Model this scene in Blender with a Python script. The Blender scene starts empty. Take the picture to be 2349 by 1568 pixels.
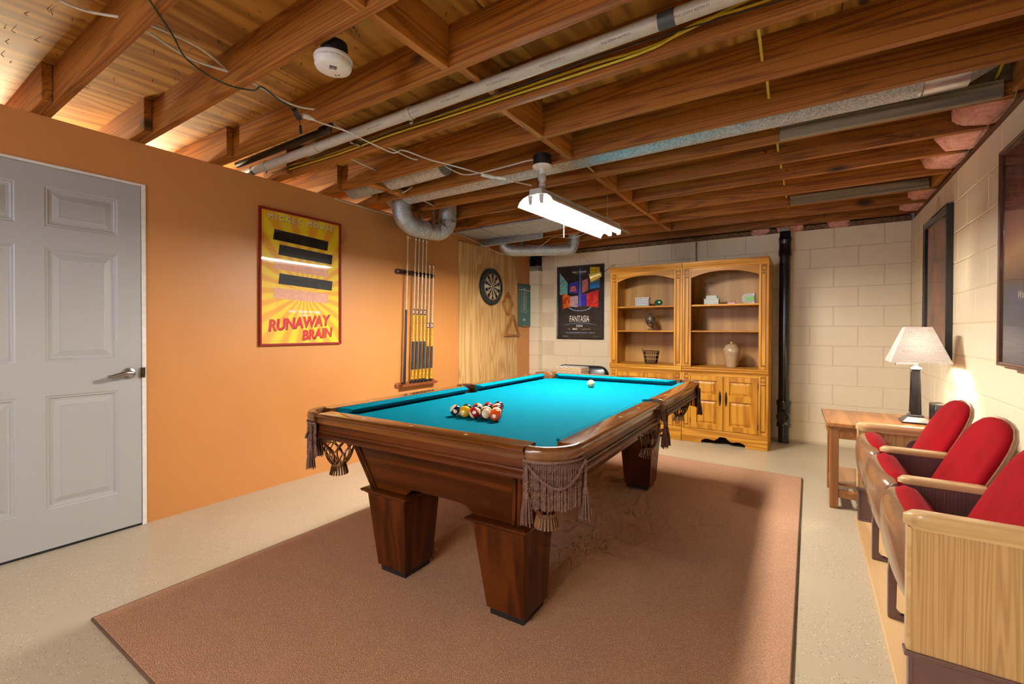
import bpy, bmesh, math, random
from mathutils import Vector, Matrix
random.seed(7)
S = bpy.context.scene
COL = S.collection
PI = math.pi

# ------------------------------------------------------------------ camera
FPX, YAW, PITCH, ROLL, CAMZ = 1041.06, 0.5818, -0.0092, 0.0030, 1.187
_cy, _sy, _cp, _sp = math.cos(YAW), math.sin(YAW), math.cos(PITCH), math.sin(PITCH)
_fw = Vector((-_sy*_cp, _cy*_cp, _sp)); _r = Vector((_cy, _sy, 0)); _u = _r.cross(_fw)
_r2 = _r*math.cos(ROLL) + _u*math.sin(ROLL); _u2 = _u*math.cos(ROLL) - _r*math.sin(ROLL)
cam = bpy.data.cameras.new('camera'); cam.sensor_fit = 'HORIZONTAL'; cam.sensor_width = 36
cam.lens = FPX*36/2349; cam.shift_x = 1.86/2349; cam.shift_y = -17.48/2349; cam.clip_start = .02
camo = bpy.data.objects.new('camera', cam); COL.objects.link(camo)
camo.matrix_world = Matrix(((_r2.x, _u2.x, -_fw.x, 0), (_r2.y, _u2.y, -_fw.y, 0), (_r2.z, _u2.z, -_fw.z, CAMZ), (0, 0, 0, 1)))
S.camera = camo

# ------------------------------------------------------------------ world, exposure, large lights
w = bpy.data.worlds.new('world'); S.world = w; w.use_nodes = True
w.node_tree.nodes['Background'].inputs[0].default_value = (.8, .88, 1, 1)
w.node_tree.nodes['Background'].inputs[1].default_value = .02
S.view_settings.view_transform = 'Standard'; S.view_settings.look = 'None'
S.view_settings.gamma = 1; S.view_settings.use_curve_mapping = False
S.view_settings.exposure = EXPOSURE = 1.45
TUBE_STRENGTH = 128.0       # fluorescent tubes over the table
WINDOW_POWER = 13.0         # daylight through the window behind the camera
REAR_TUBE_STRENGTH = 66.0   # copy of the shop light added behind the camera for fill
LAMP_POWER = 7.5            # table lamp
NEXT_ROOM_POWER = 46.0      # bulb in the room beyond the orange partition
try:
    S.cycles.use_denoising = True
    S.cycles.max_bounces = 6; S.cycles.diffuse_bounces = 3; S.cycles.glossy_bounces = 3
    S.cycles.use_adaptive_sampling = True; S.cycles.adaptive_threshold = .045; S.cycles.adaptive_min_samples = 8
    S.cycles.transparent_max_bounces = 8; S.cycles.use_light_tree = False
    S.cycles.sample_clamp_indirect = 6.0
    S.cycles.caustics_reflective = False; S.cycles.caustics_refractive = False
except Exception:
    pass
def area_light(name, loc, rot, sx, sy, power, color):
    l = bpy.data.lights.new(name, 'AREA'); l.shape = 'RECTANGLE'; l.size = sx; l.size_y = sy; l.energy = power; l.color = color
    o = bpy.data.objects.new(name, l); COL.objects.link(o); o.location = loc; o.rotation_euler = rot; return o
# daylight coming in through window_1 in the wall behind the camera
area_light('window_daylight', (-1.95, -2.33, 1.50), (-PI/2, 0, 0), 1.1, .9, WINDOW_POWER, (.66, .76, 1.0))

# ------------------------------------------------------------------ mesh helpers
class MB:
    def __init__(s): s.v = []; s.f = []; s.m = []; s.cur = 0
    def add(s, vs, fs):
        o = len(s.v); s.v += [tuple(p) for p in vs]; s.f += [[i+o for i in f] for f in fs]; s.m += [s.cur]*len(fs); return s
    def box(s, x0, y0, z0, x1, y1, z1):
        return s.add([(x0,y0,z0),(x1,y0,z0),(x1,y1,z0),(x0,y1,z0),(x0,y0,z1),(x1,y0,z1),(x1,y1,z1),(x0,y1,z1)],
                     [(0,3,2,1),(4,5,6,7),(0,1,5,4),(1,2,6,5),(2,3,7,6),(3,0,4,7)])
    def prism(s, poly, axis, a, b):
        def P(p, t): return {'x': (t, p[0], p[1]), 'y': (p[0], t, p[1]), 'z': (p[0], p[1], t)}[axis]
        n = len(poly)
        return s.add([P(p, a) for p in poly]+[P(p, b) for p in poly],
                     [list(range(n))[::-1], list(range(n, 2*n))]+[(i, (i+1) % n, n+(i+1) % n, n+i) for i in range(n)])
    def loft(s, rings, caps=True, closed=True):
        n = len(rings[0]); vs = [p for r in rings for p in r]; fs = []
        for k in range(len(rings)-1):
            for i in range(n if closed else n-1):
                j = (i+1) % n; fs.append((k*n+i, k*n+j, (k+1)*n+j, (k+1)*n+i))
        if caps: fs.append(list(range(n))[::-1]); fs.append([(len(rings)-1)*n+i for i in range(n)])
        return s.add(vs, fs)
    def lathe(s, prof, n=24, c=(0,0,0), axis='z', caps=True, a0=0, a1=2*PI):
        full = abs(a1-a0-2*PI) < 1e-6
        rings = []
        for r, z in prof:
            ring = []
            for i in range(n if full else n+1):
                a = a0+(a1-a0)*i/n; p = (r*math.cos(a), r*math.sin(a), z)
                if axis == 'x': p = (z, p[0], p[1])
                elif axis == 'y': p = (p[1], z, p[0])
                ring.append((p[0]+c[0], p[1]+c[1], p[2]+c[2]))
            rings.append(ring)
        return s.loft(rings, caps and full, full)
    def tube(s, pts, r, n=8, caps=True, flat=1.0):
        P = [Vector(p) for p in pts]; m = len(P); rr = r if isinstance(r, (list, tuple)) else [r]*m
        T = []
        for i in range(m):
            t = P[min(i+1, m-1)]-P[max(i-1, 0)]; T.append(t.normalized() if t.length > 1e-9 else Vector((0,0,1)))
        a = Vector((0,0,1)) if abs(T[0].z) < .9 else Vector((1,0,0))
        u = (a-T[0]*a.dot(T[0])).normalized(); rings = []
        for i in range(m):
            u = (u-T[i]*u.dot(T[i])).normalized(); v = T[i].cross(u)
            rings.append([P[i]+(u*math.cos(2*PI*k/n)*flat+v*math.sin(2*PI*k/n))*rr[i] for k in range(n)])
        return s.loft(rings, caps)
    def rope(s, pts, r, pitch=.02, strands=2, n=5, step=.0045):
        pts = resample(pts, step); L = 0; P = [Vector(p) for p in pts]
        for k in range(strands):
            L = 0; out = []
            for i, p in enumerate(P):
                if i: L += (P[i]-P[i-1]).length
                t = (P[min(i+1, len(P)-1)]-P[max(i-1, 0)]).normalized()
                a = Vector((1,0,0)) if abs(t.x) < .8 else Vector((0,1,0))
                u = (a-t*a.dot(t)).normalized(); v = t.cross(u); ph = 2*PI*(L/pitch+k/strands)
                out.append(p+(u*math.cos(ph)+v*math.sin(ph))*r*.5)
            s.tube(out, r*.62, n)
        return s
    def build(s, name, mat, parent=None, loc=None, bevel=0, seg=1, smooth=None, kind=None, recalc=True):
        me = bpy.data.meshes.new(name); me.from_pydata([tuple(p) for p in s.v], [], s.f)
        mats = mat if isinstance(mat, (list, tuple)) else [mat]
        for k in mats: me.materials.append(M[k] if isinstance(k, str) else k)
        if len(mats) > 1: me.polygons.foreach_set('material_index', s.m)
        bm = bmesh.new(); bm.from_mesh(me)
        if recalc: bmesh.ops.recalc_face_normals(bm, faces=bm.faces)
        if bevel:
            ed = [e for e in bm.edges if len(e.link_faces) == 2 and e.calc_face_angle(0) > .5]
            bmesh.ops.bevel(bm, geom=ed, offset=bevel, segments=seg, affect='EDGES', profile=.5, clamp_overlap=True)
        bm.to_mesh(me); bm.free()
        if smooth is not None:
            me.polygons.foreach_set('use_smooth', [True]*len(me.polygons)); me.set_sharp_from_angle(angle=math.radians(smooth))
        return link(name, me, parent, loc, kind)
def link(name, me, parent=None, loc=None, kind=None):
    o = bpy.data.objects.new(name, me); COL.objects.link(o)
    if parent is not None: o.parent = parent
    if loc is not None: o.location = loc
    if kind: o['kind'] = kind
    return o
def smoothp(pts, k=6):
    P = [Vector(p) for p in pts]; out = []
    for i in range(len(P)-1):
        p0, p1, p2, p3 = P[max(i-1, 0)], P[i], P[i+1], P[min(i+2, len(P)-1)]
        for j in range(k):
            t = j/k; out.append(.5*((2*p1)+(p2-p0)*t+(2*p0-5*p1+4*p2-p3)*t*t+(3*p1-p0-3*p2+p3)*t**3))
    out.append(P[-1]); return out
def resample(pts, step):
    P = [Vector(p) for p in pts]; out = [P[0].copy()]; carry = 0
    for a, b in zip(P, P[1:]):
        d = (b-a).length; n = max(1, int(d/step))
        for j in range(1, n+1): out.append(a.lerp(b, j/n))
    return out
def tag(o, label, cat, group=None):
    o['label'] = label; o['category'] = cat
    if group: o['group'] = group
    return o
def thing(name, label, cat, loc=(0,0,0), rot=(0,0,0), group=None):
    o = bpy.data.objects.new(name, None); COL.objects.link(o); o.location = loc; o.rotation_euler = rot
    o.empty_display_size = .1; return tag(o, label, cat, group)
def struct(o): o['kind'] = 'structure'; return o
def copy_tree(o, parent=None):
    c = o.copy(); COL.objects.link(c); c.parent = parent
    for ch in list(o.children): copy_tree(ch, c)
    return c
R_LEFT = Matrix(((0,0,1),(1,0,0),(0,1,0))).to_euler()      # X right, Y up, Z out of a wall facing +x
R_BACK = Matrix(((1,0,0),(0,0,-1),(0,1,0))).to_euler()     # wall facing -y
R_RIGHT = Matrix(((0,0,-1),(-1,0,0),(0,1,0))).to_euler()   # wall facing -x
def text(body, size, mat, parent, loc, name='lettering', sx=1.0, align='CENTER', shear=0, spacing=1.0, rotz=0, bold=0, ext=0):
    cu = bpy.data.curves.new(name, 'FONT'); cu.body = body; cu.size = size; cu.align_x = align; cu.align_y = 'CENTER'
    cu.shear = shear; cu.space_character = spacing; cu.offset = bold; cu.extrude = ext; cu.resolution_u = 3
    o = bpy.data.objects.new(name, cu); COL.objects.link(o)
    me = bpy.data.meshes.new_from_object(o.evaluated_get(bpy.context.evaluated_depsgraph_get()))
    bpy.data.objects.remove(o); bpy.data.curves.remove(cu)
    me.materials.clear(); me.materials.append(M[mat])
    q = link(name, me, parent, loc); q.scale = (sx, 1, 1); q.rotation_euler = (0, 0, rotz); return q

# ------------------------------------------------------------------ materials
M = {}
class NT:
    def __init__(s, name):
        s.mat = bpy.data.materials.new(name); s.mat.use_nodes = True; s.t = s.mat.node_tree
        s.b = s.t.nodes['Principled BSDF']; M[name] = s.mat
    def n(s, typ, ins=None, **pr):
        q = s.t.nodes.new('ShaderNode'+typ)
        for k, v in pr.items(): setattr(q, k, v)
        for k, v in (ins or {}).items(): s.set(q.inputs[k], v)
        return q
    def set(s, sock, v):
        if isinstance(v, bpy.types.NodeSocket): s.t.links.new(v, sock)
        elif isinstance(v, bpy.types.Node): s.t.links.new(v.outputs[0], sock)
        else: sock.default_value = (tuple(v)+(1,) if isinstance(v, (tuple, list)) and len(v) == 3 and sock.type == 'RGBA' else v)
    def math(s, op, a, b=0.0, clamp=False):
        q = s.n('Math', operation=op, use_clamp=clamp); s.set(q.inputs[0], a); s.set(q.inputs[1], b); return q
    def mix(s, fac, a, b, mode='MIX'):
        q = s.n('Mix', data_type='RGBA', blend_type=mode); s.set(q.inputs[0], fac); s.set(q.inputs[6], a); s.set(q.inputs[7], b); return q.outputs[2]
    def ramp(s, fac, stops):
        q = s.n('ValToRGB'); e = q.color_ramp.elements
        while len(e) < len(stops): e.new(.5)
        for k, (p, c) in enumerate(stops): e[k].position = p; e[k].color = tuple(c)+(1,)
        s.set(q.inputs[0], fac); return q.outputs[0]
    def coords(s, scale=(1,1,1), rand=0, out='Object'):
        tc = s.n('TexCoord'); v = tc.outputs[out]
        if rand:
            oi = s.n('ObjectInfo'); m = s.math('MULTIPLY', oi.outputs['Random'], rand)
            c = s.n('CombineXYZ', {0: m, 1: m, 2: m}); a = s.n('VectorMath', operation='ADD'); s.set(a.inputs[0], v); s.set(a.inputs[1], c); v = a.outputs[0]
        mp = s.n('Mapping'); s.set(mp.inputs[0], v); mp.inputs['Scale'].default_value = scale; return mp.outputs[0]
    def noise(s, vec, scale, detail=2, rough=.5, dist=0):
        return s.n('TexNoise', {'Vector': vec, 'Scale': scale, 'Detail': detail, 'Roughness': rough, 'Distortion': dist}).outputs[0]
    def bump(s, h, strength=.2, dist=.002):
        s.set(s.b.inputs['Normal'], s.n('Bump', {'Height': h, 'Strength': strength, 'Distance': dist}))
    def out(s, col=None, rough=.5, metal=0, coat=0, spec=None, coat_rough=.05):
        if col is not None: s.set(s.b.inputs['Base Color'], col)
        s.set(s.b.inputs['Roughness'], rough); s.set(s.b.inputs['Metallic'], metal); s.b.inputs['Coat Weight'].default_value = coat
        s.b.inputs['Coat Roughness'].default_value = coat_rough
        if spec is not None: s.b.inputs['Specular IOR Level'].default_value = spec
        return s.mat
def plain(name, col, rough=.5, metal=0, coat=0, spec=None, var=.08, scale=40):
    q = NT(name); n = q.noise(q.coords(), scale, 3)
    d = tuple(c*(1-var) for c in col); l = tuple(min(1, c*(1+var)) for c in col)
    return q.out(q.ramp(n, [(.3, d), (.7, l)]), rough, metal, coat, spec)
def emit(name, col, strength):
    q = NT(name); q.b.inputs['Base Color'].default_value = (*col, 1); q.b.inputs['Emission Color'].default_value = (*col, 1); q.b.inputs['Emission Strength'].default_value = strength
    return q.mat
def wood(name, dark, light, axis='x', along=.35, across=5.0, rings=45, rough=.5, fiber=.3, knots=0.0, coat=0, bump=.08, rand=50, knotcol=(.05,.02,.01), big=0.0, spec=None, lo=.15, hi=.75):
    q = NT(name); sc = {'x': (along, across, across), 'y': (across, along, across), 'z': (across, across, along)}[axis]
    v = q.coords(sc, rand); n = q.noise(v, 1.0, 2, .45, .35)
    ring = q.math('MULTIPLY_ADD', q.math('SINE', q.math('MULTIPLY', n, rings)), .5); ring.inputs[2].default_value = .5
    fs = tuple(c*26 if c == across else c*5 for c in sc)
    f = q.noise(q.coords(fs, rand), 1.0, 3, .6)
    g = q.math('ADD', q.math('MULTIPLY', ring, 1-fiber), q.math('MULTIPLY', f, fiber))
    col = q.ramp(g, [(lo, dark), (hi, light)])
    if big:
        bn = q.noise(q.coords(tuple(c*.5 for c in sc), rand*1.7), 1.0, 1)
        col = q.mix(q.math('MULTIPLY', q.math('SUBTRACT', bn, .35, True), big, True), col, tuple(c*.55 for c in dark))
    if knots:
        ks = {'x': (1.6, 3.2, 3.2), 'y': (3.2, 1.6, 3.2), 'z': (3.2, 3.2, 1.6)}[axis]
        vo = q.n('TexVoronoi', {'Vector': q.coords(ks, rand*1.3), 'Scale': 1.0, 'Randomness': 1.0})
        k = q.math('LESS_THAN', vo.outputs['Distance'], knots)
        kk = q.math('SUBTRACT', 1.0, q.math('DIVIDE', vo.outputs['Distance'], knots*1.7), True)
        col = q.mix(q.math('MULTIPLY', kk, 1.6, True), col, knotcol)
    q.bump(g, bump, .001)
    return q.out(col, rough, 0, coat, spec)

# painted things
q = NT('orange_paint'); c = q.coords()
col = q.ramp(q.noise(c, 1.3, 3), [(.35, (.53, .222, .064)), (.65, (.575, .245, .075))]); q.bump(q.noise(c, 180, 2), .12, .001); q.out(col, .42)
q = NT('block_paint'); c = q.coords(rand=30)
col = q.ramp(q.noise(c, 30, 4), [(.3, (.83, .71, .52)), (.7, (.845, .725, .535))])
hh = q.math('ADD', q.noise(c, 110, 4, .7), q.math('MULTIPLY', q.noise(c, 320, 2), .5)); q.bump(hh, .35, .003); q.out(col, .55)
q = NT('mortar_paint'); c = q.coords(); q.bump(q.noise(c, 90, 3), .4, .003); q.out(q.ramp(q.noise(c, 20, 3), [(.3, (.68, .56, .39)), (.7, (.74, .62, .44))]), .65)
q = NT('white_door'); c = q.coords((9, 9, 1.2)); n = q.noise(c, 4, 4, .6, 1.0); q.bump(n, .16, .002); q.out((.40, .40, .405), .42)
plain('white_trim', (.74, .72, .68), .5)
plain('raw_plaster', (.55, .4, .25), .8)
# floor: beige epoxy with colour flakes
q = NT('epoxy_floor'); c = q.coords()
base = q.ramp(q.noise(c, 1.5, 4), [(.3, (.46, .385, .27)), (.7, (.515, .43, .305))])
for sc, th, dark, lite in ((135, .22, (.06, .045, .035), (.92, .88, .82)), (90, .16, (.12, .09, .07), (.85, .7, .5))):
    vo = q.n('TexVoronoi', {'Vector': c, 'Scale': sc, 'Randomness': 1.0}); sep = q.n('SeparateColor', {0: vo.outputs['Color']})
    hit = q.math('MULTIPLY', q.math('LESS_THAN', vo.outputs['Distance'], th), q.math('GREATER_THAN', sep.outputs[0], .62))
    patch = q.math('GREATER_THAN', q.noise(c, 2.2, 2), .42)
    base = q.mix(q.math('MULTIPLY', hit, patch), base, q.mix(q.math('GREATER_THAN', sep.outputs[1], .5), dark, lite))
q.bump(q.noise(c, 260, 2), .05, .001); q.out(base, .30, spec=.4)
# rug
q = NT('rug_pile'); c = q.coords()
n = q.noise(c, 330, 3, .7); n2 = q.noise(c, 1.7, 4); vo = q.n('TexVoronoi', {'Vector': c, 'Scale': 210.0})
col = q.ramp(q.math('ADD', q.math('MULTIPLY', n, .7), q.math('MULTIPLY', vo.outputs['Distance'], .35)), [(.3, (.275, .135, .075)), (.5, (.465, .258, .162)), (.72, (.61, .38, .255))])
col = q.mix(q.math('MULTIPLY', n2, .3), col, (.39, .215, .12)); q.bump(q.math('ADD', n, vo.outputs['Distance']), .6, .004); q.out(col, .95, spec=.05)
plain('rug_binding', (.10, .055, .03), .9)
# timber
wood('joist_pine', (.185, .047, .004), (.365, .125, .014), 'x', .22, 8, 120, .55, .3, .085, rand=60, big=.5, lo=.08, hi=.5)
wood('block_pine', (.28, .09, .009), (.44, .17, .026), 'y', .5, 6, 50, .55, .3, .05, rand=60)
wood('grey_plank', (.16, .12, .08), (.32, .26, .18), 'x', .3, 7, 45, .8, .5, .06, rand=40)
wood('sill_plank', (.12, .06, .03), (.24, .13, .07), 'y', .3, 7, 45, .8, .5, 0, rand=40)
wood('deck_plywood', (.30, .115, .012), (.55, .27, .048), 'y', .5, 4.2, 46, .65, .35, .06, rand=60, knotcol=(.10, .04, .015))
wood('maple_ply', (.47, .25, .075), (.66, .42, .18), 'z', .5, 5.0, 60, .5, .45, 0, rand=0)
wood('cherry', (.040, .0075, .0008), (.105, .0235, .0028), 'x', .5, 8, 26, .34, .45, 0, coat=.08, rand=30, big=.6, spec=.25)
wood('cherry_y', (.040, .0075, .0008), (.105, .0235, .0028), 'y', .5, 8, 26, .34, .45, 0, coat=.08, rand=30, big=.6, spec=.25)
wood('cherry_z', (.040, .0075, .0008), (.105, .023, .0026), 'z', .5, 8, 26, .34, .45, 0, coat=.08, rand=30, big=.6, spec=.25)
wood('rail_top_x', (.09, .024, .003), (.175, .056, .009), 'x', .5, 8, 24, .16, .4, 0, coat=.6, rand=30)
wood('rail_top_y', (.09, .024, .003), (.175, .056, .009), 'y', .5, 8, 24, .16, .4, 0, coat=.6, rand=30)
wood('honey_pine', (.38, .15, .012), (.60, .285, .033), 'z', .5, 7, 34, .42, .35, .045, coat=0, spec=.3, rand=40, knotcol=(.10, .03, .01))
wood('honey_pine_x', (.38, .15, .012), (.60, .285, .033), 'x', .5, 7, 34, .42, .35, .04, coat=0, spec=.3, rand=40, knotcol=(.10, .03, .01))
wood('honey_back', (.44, .22, .055), (.56, .31, .09), 'z', .4, 6, 22, .45, .3, .04, rand=40, knotcol=(.25, .10, .03))
plain('pine_groove', (.24, .085, .010), .5)
wood('oak_table', (.24, .085, .020), (.44, .185, .055), 'y', .5, 12, 22, .3, .5, 0, coat=.3, rand=20)
wood('oak_table_z', (.20, .07, .016), (.38, .15, .042), 'z', .5, 12, 22, .3, .5, 0, coat=.3, rand=20)
wood('seat_oak', (.40, .225, .085), (.56, .35, .155), 'z', .5, 26, 70, .38, .5, 0, coat=.3, rand=20)
wood('seat_oak_x', (.52, .33, .14), (.66, .45, .22), 'x', .6, 14, 24, .28, .5, 0, coat=.4, rand=20)
wood('platform_ply', (.48, .28, .12), (.64, .41, .20), 'y', .5, 5, 26, .6, .4, .03, rand=20)
plain('plastic_black', (.012, .012, .014), .4)
plain('plastic_white', (.74, .72, .68), .4)
plain('abs_black', (.008, .009, .013), .18, coat=.4)
plain('pvc', (.48, .42, .34), .4)
plain('pvc_band', (.06, .06, .065), .5)
plain('yellow_cable', (.62, .47, .035), .45)
plain('white_cable', (.66, .60, .52), .5)
plain('green_cord', (.025, .035, .02), .5)
plain('ink', (.05, .05, .06), .6)
q = NT('galvanised'); c = q.coords(); vo = q.n('TexVoronoi', {'Vector': c, 'Scale': 170.0, 'Randomness': 1.0}); sp = q.n('SeparateColor', {0: vo.outputs['Color']})
n = q.noise(c, 9, 4); q.out(q.ramp(q.math('ADD', q.math('MULTIPLY', sp.outputs[0], .6), q.math('MULTIPLY', n, .4)), [(.2, (.34, .37, .39)), (.8, (.66, .69, .70))]), q.math('MULTIPLY_ADD', sp.outputs[1], .25), .9)
q.b.inputs['Roughness'].default_value = .24
plain('steel', (.45, .45, .46), .3, .95)
plain('satin_nickel', (.42, .42, .43), .3, 1)
plain('dark_iron', (.06, .045, .035), .45, .8)
plain('brass_yellow', (.70, .55, .14), .3, .15)
# cloth, leather
q = NT('blue_cloth'); c = q.coords(); n = q.noise(c, 420, 3, .7)
q.bump(n, .25, .0008); q.out(q.ramp(n, [(.3, (.0, .125, .185)), (.7, (.0, .148, .212))]), .9, spec=.02)
q = NT('pocket_leather'); c = q.coords(); q.bump(q.noise(c, 160, 3), .1, .001); q.out(q.ramp(q.noise(c, 20, 3), [(.3, (.10, .033, .009)), (.7, (.17, .066, .02))]), .25, coat=.4)
plain('pocket_rope', (.155, .085, .07), .8, spec=.2, var=.35, scale=220)
q = NT('red_velvet'); c = q.coords(); n = q.noise(c, 6, 3); q.bump(q.noise(c, 500, 2), .15, .001)
q.out(q.ramp(n, [(.3, (.21, .0005, .004)), (.7, (.28, .0008, .006))]), .8, spec=.1); q.b.inputs['Sheen Weight'].default_value = .08; q.b.inputs['Sheen Tint'].default_value = (1, .35, .35, 1); q.b.inputs['Sheen Roughness'].default_value = .4
plain('seat_enamel', (.135, .068, .066), .3, coat=.4)
plain('seat_enamel_tan', (.24, .125, .068), .22, coat=.5)
q = NT('shade_linen'); c = q.coords()
a1 = q.noise(q.coords((3, 3, 90)), 4, 3); a2 = q.noise(q.coords((90, 90, 3)), 3, 3)
col = q.ramp(q.math('ADD', q.math('MULTIPLY', a1, .5), q.math('MULTIPLY', a2, .5)), [(.35, (.50, .44, .41)), (.62, (.74, .70, .67))])
tr = q.n('BsdfTranslucent', {'Color': col}); df = q.n('BsdfDiffuse', {'Color': col}); mx = q.n('MixShader', {0: .15}); q.set(mx.inputs[1], df); q.set(mx.inputs[2], tr)
q.t.links.new(mx.outputs[0], q.t.nodes['Material Output'].inputs[0])
q = NT('pane_glass'); lw = q.math('MULTIPLY', q.n('Fresnel', {'IOR': 1.5}), q.math('SUBTRACT', 1.0, q.n('NewGeometry').outputs['Backfacing'])); tb = q.n('BsdfTransparent'); gl = q.n('BsdfGlossy', {'Roughness': .03}); mx = q.n('MixShader'); q.set(mx.inputs[0], lw); q.set(mx.inputs[1], tb); q.set(mx.inputs[2], gl)
q.t.links.new(mx.outputs[0], q.t.nodes['Material Output'].inputs[0])
q = NT('insulation'); c = q.coords(); n = q.noise(c, 30, 5, .7); q.bump(n, .8, .01); q.out(q.ramp(n, [(.3, (.58, .22, .17)), (.7, (.86, .50, .42))]), .95, spec=.05)
emit('fluorescent', (1.0, .93, .82), TUBE_STRENGTH); emit('fluorescent_fill', (1.0, .90, .74), REAR_TUBE_STRENGTH)
for a_ in (emit('bulb_glow', (1.0, .92, .80), 18), emit('daylight_pane', (.75, .85, 1.0), 2.2)): a_.cycles.emission_sampling = 'NONE'
plain('reflector_white', (.82, .82, .80), .3)
plain('fixture_white', (.55, .54, .52), .4)
plain('ivory', (.62, .51, .30), .12, coat=.6, var=.02)
# ------------------------------------------------------------------ the room shell
XL, XR, YB, YF, XFAR = -3.3825, .8127, 5.742, -2.4, -6.0
HJ, ZD = 2.308, 2.497            # underside of joists, underside of deck
struct(MB().box(XFAR, YF, -.06, XR, YB, 0).build('floor', 'epoxy_floor'))
# orange partition with the door opening
DY0, DY1, DZ = .125, 1.088, 2.062
m = MB(); T = .11
m.box(XL-T, YF, 0, XL, DY0, HJ); m.box(XL-T, DY1, 0, XL, 5.63, HJ); m.box(XL-T, DY0, DZ, XL, DY1, HJ)
wl = struct(m.build('wall_left', 'orange_paint'))
MB().box(XL-.035, DY1, .0, XL-.002, DY1+.006, DZ).build('rough_edge', 'raw_plaster', wl)
# block walls: recessed mortar slab with every block a piece
CH, Z0 = .2032, .2216-.2032
def block_mesh(L, axis):
    m = MB(); g = .0035; d = .06
    if axis == 'x': m.box(g, 0, g*.8, L-g, d, CH-g*.8)
    else: m.box(0, g, g*.8, d, L-g, CH-g*.8)
    me = m.build('block', 'block_paint', bevel=.003, seg=1); d = me.data; bpy.data.objects.remove(me); return d
wb = struct(MB().box(XFAR, YB, 0, XR+.2, YB+.15, 2.25).build('wall_back', 'mortar_paint'))
wr = struct(MB().box(XR, YF, 0, XR+.2, YB+.0, 2.25).build('wall_right', 'mortar_paint'))
FX, HX, FY, HY = block_mesh(.4064, 'x'), block_mesh(.2032, 'x'), block_mesh(.4064, 'y'), block_mesh(.2032, 'y')
for k in range(-1, 11):
    z = Z0+k*CH if k >= 0 else None
    if k == -1: continue
    off = 1 if k % 2 == 1 else 2     # joint phase from the right-hand corner
    x = XR-.2032*(1 if (k % 2 == 0) else 2)
    if k % 2 == 0: link('block', HX, wb, (XR-.2032, YB-.0028, z))
    x = XR-.2032*(1 if k % 2 == 0 else 0)
    while x-.4064 > -3.24-.21:
        x -= .4064; link('block', FX, wb, (x, YB-.0028, z))
    y = YB-(.2032 if k % 2 == 1 else 0)
    if k % 2 == 1: link('block', HY, wr, (XR-.0028, YB-.2032, z))
    while y-.4064 > .9:
        y -= .4064; link('block', FY, wr, (XR-.0028, y, z))
# pilaster at the left end of the back wall, wood sill, black sheet for the shade in the opening above
pil = MB(); pil.box(-3.60, 5.625, 0, -3.234, YB, Z0+9.9*CH)
pl = pil.build('pilaster', 'mortar_paint', wb)
pb = MB(); pb.box(0, 0, .004, .37, .12, CH-.004); q_ = pb.build('block', 'block_paint', bevel=.004); pbd = q_.data; bpy.data.objects.remove(q_)
for k in range(10): link('block', pbd, wb, (-3.601, 5.62, Z0+k*CH-.001*k))
m = MB(); m.box(-3.60, 5.63, Z0+9.92*CH, -3.236, YB-.005, Z0+10.3*CH); m.build('sill_board', 'grey_plank', wb, bevel=.004)
m = MB(); m.box(-3.6, YB-.03, Z0+10.3*CH, -3.24, YB-.02, 2.30); m.build('opening_shade', 'abs_black', wb)
m = MB(); m.box(-3.44, YB-.07, 2.16, -3.40, YB-.04, 2.27); m.box(-3.42, YB-.08, 2.22, -3.30, YB-.05, 2.235); m.build('window_latch', 'steel', wb)
struct(MB().box(XFAR, YF-.15, 0, XR+.2, YF, 2.6).build('wall_front', 'block_paint'))
struct(MB().box(XFAR-.15, YF, 0, XFAR, YB, 2.6).build('wall_far_left', 'block_paint'))
# window behind the camera
wn = bpy.data.objects.new('window_1', None); COL.objects.link(wn); wn.location = (-1.95, YF+.02, 1.0); struct(wn)
m = MB()
for a in (-.62, -.02, .58): m.box(a, -.02, 0, a+.04, .03, 1.0)
m.box(-.58, -.019, 0, .58, .029, .04); m.box(-.58, -.019, .96, .58, .029, 1.0); m.build('window_frame', 'white_trim', wn, bevel=.004)
MB().box(-.58, -.012, .04, .58, -.006, .96).build('pane', 'daylight_pane', wn)

# ------------------------------------------------------------------ door
dr = bpy.data.objects.new('door_1', None); COL.objects.link(dr); dr.location = (XL, 0, 0); struct(dr)
D0, D1, DB, DT, XF = .147, 1.062, .014, 2.043, .006       # leaf extents, front face offset
cols = [(.24, .543), (.65, .953)]; rows = [(.225, .83), (1.01, 1.62), (1.73, 1.94)]
m = MB(); th = .035
for a, b in ((D0, .24), (.543, .65), (.953, D1)): m.box(XF-th, a, DB, XF, b, DT)
for a, b in ((DB, .225), (.83, 1.01), (1.62, 1.73), (1.94, DT)):
    for c, d in cols: m.box(XF-th, c, a, XF, d, b)
m.build('leaf', 'white_door', dr)
for (c, d) in cols:
    for (a, b) in rows:
        rings = []
        for ins, dep in ((0, 0), (.006, -.004), (.012, -.003), (.018, -.010), (.030, -.011), (.058, -.004), (.060, -.0055), (.064, -.0055)):
            rings.append([(XF+dep, c+ins, a+ins), (XF+dep, d-ins, a+ins), (XF+dep, d-ins, b-ins), (XF+dep, c+ins, b-ins)])
        mm = MB(); mm.loft(rings, caps=False); mm.add(rings[-1], [(0, 1, 2, 3)])
        mm.build('panel', 'white_door', dr)
m = MB()
m.box(-.11, D1+.004, 0, .008, DY1, DZ); m.box(-.11, DY0, DT+.004, .008, D1+.004, DZ); m.box(-.11, DY0, 0, .008, D0-.004, DT+.004); m.build('jamb', 'white_trim', dr, bevel=.002)
h = MB(); h.lathe([(.033, 0), (.033, .004), (.030, .009), (.018, .013), (.011, .018), (.011, .045), (.010, .05)], 28, (XF, 1.003, .925), 'x')
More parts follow.
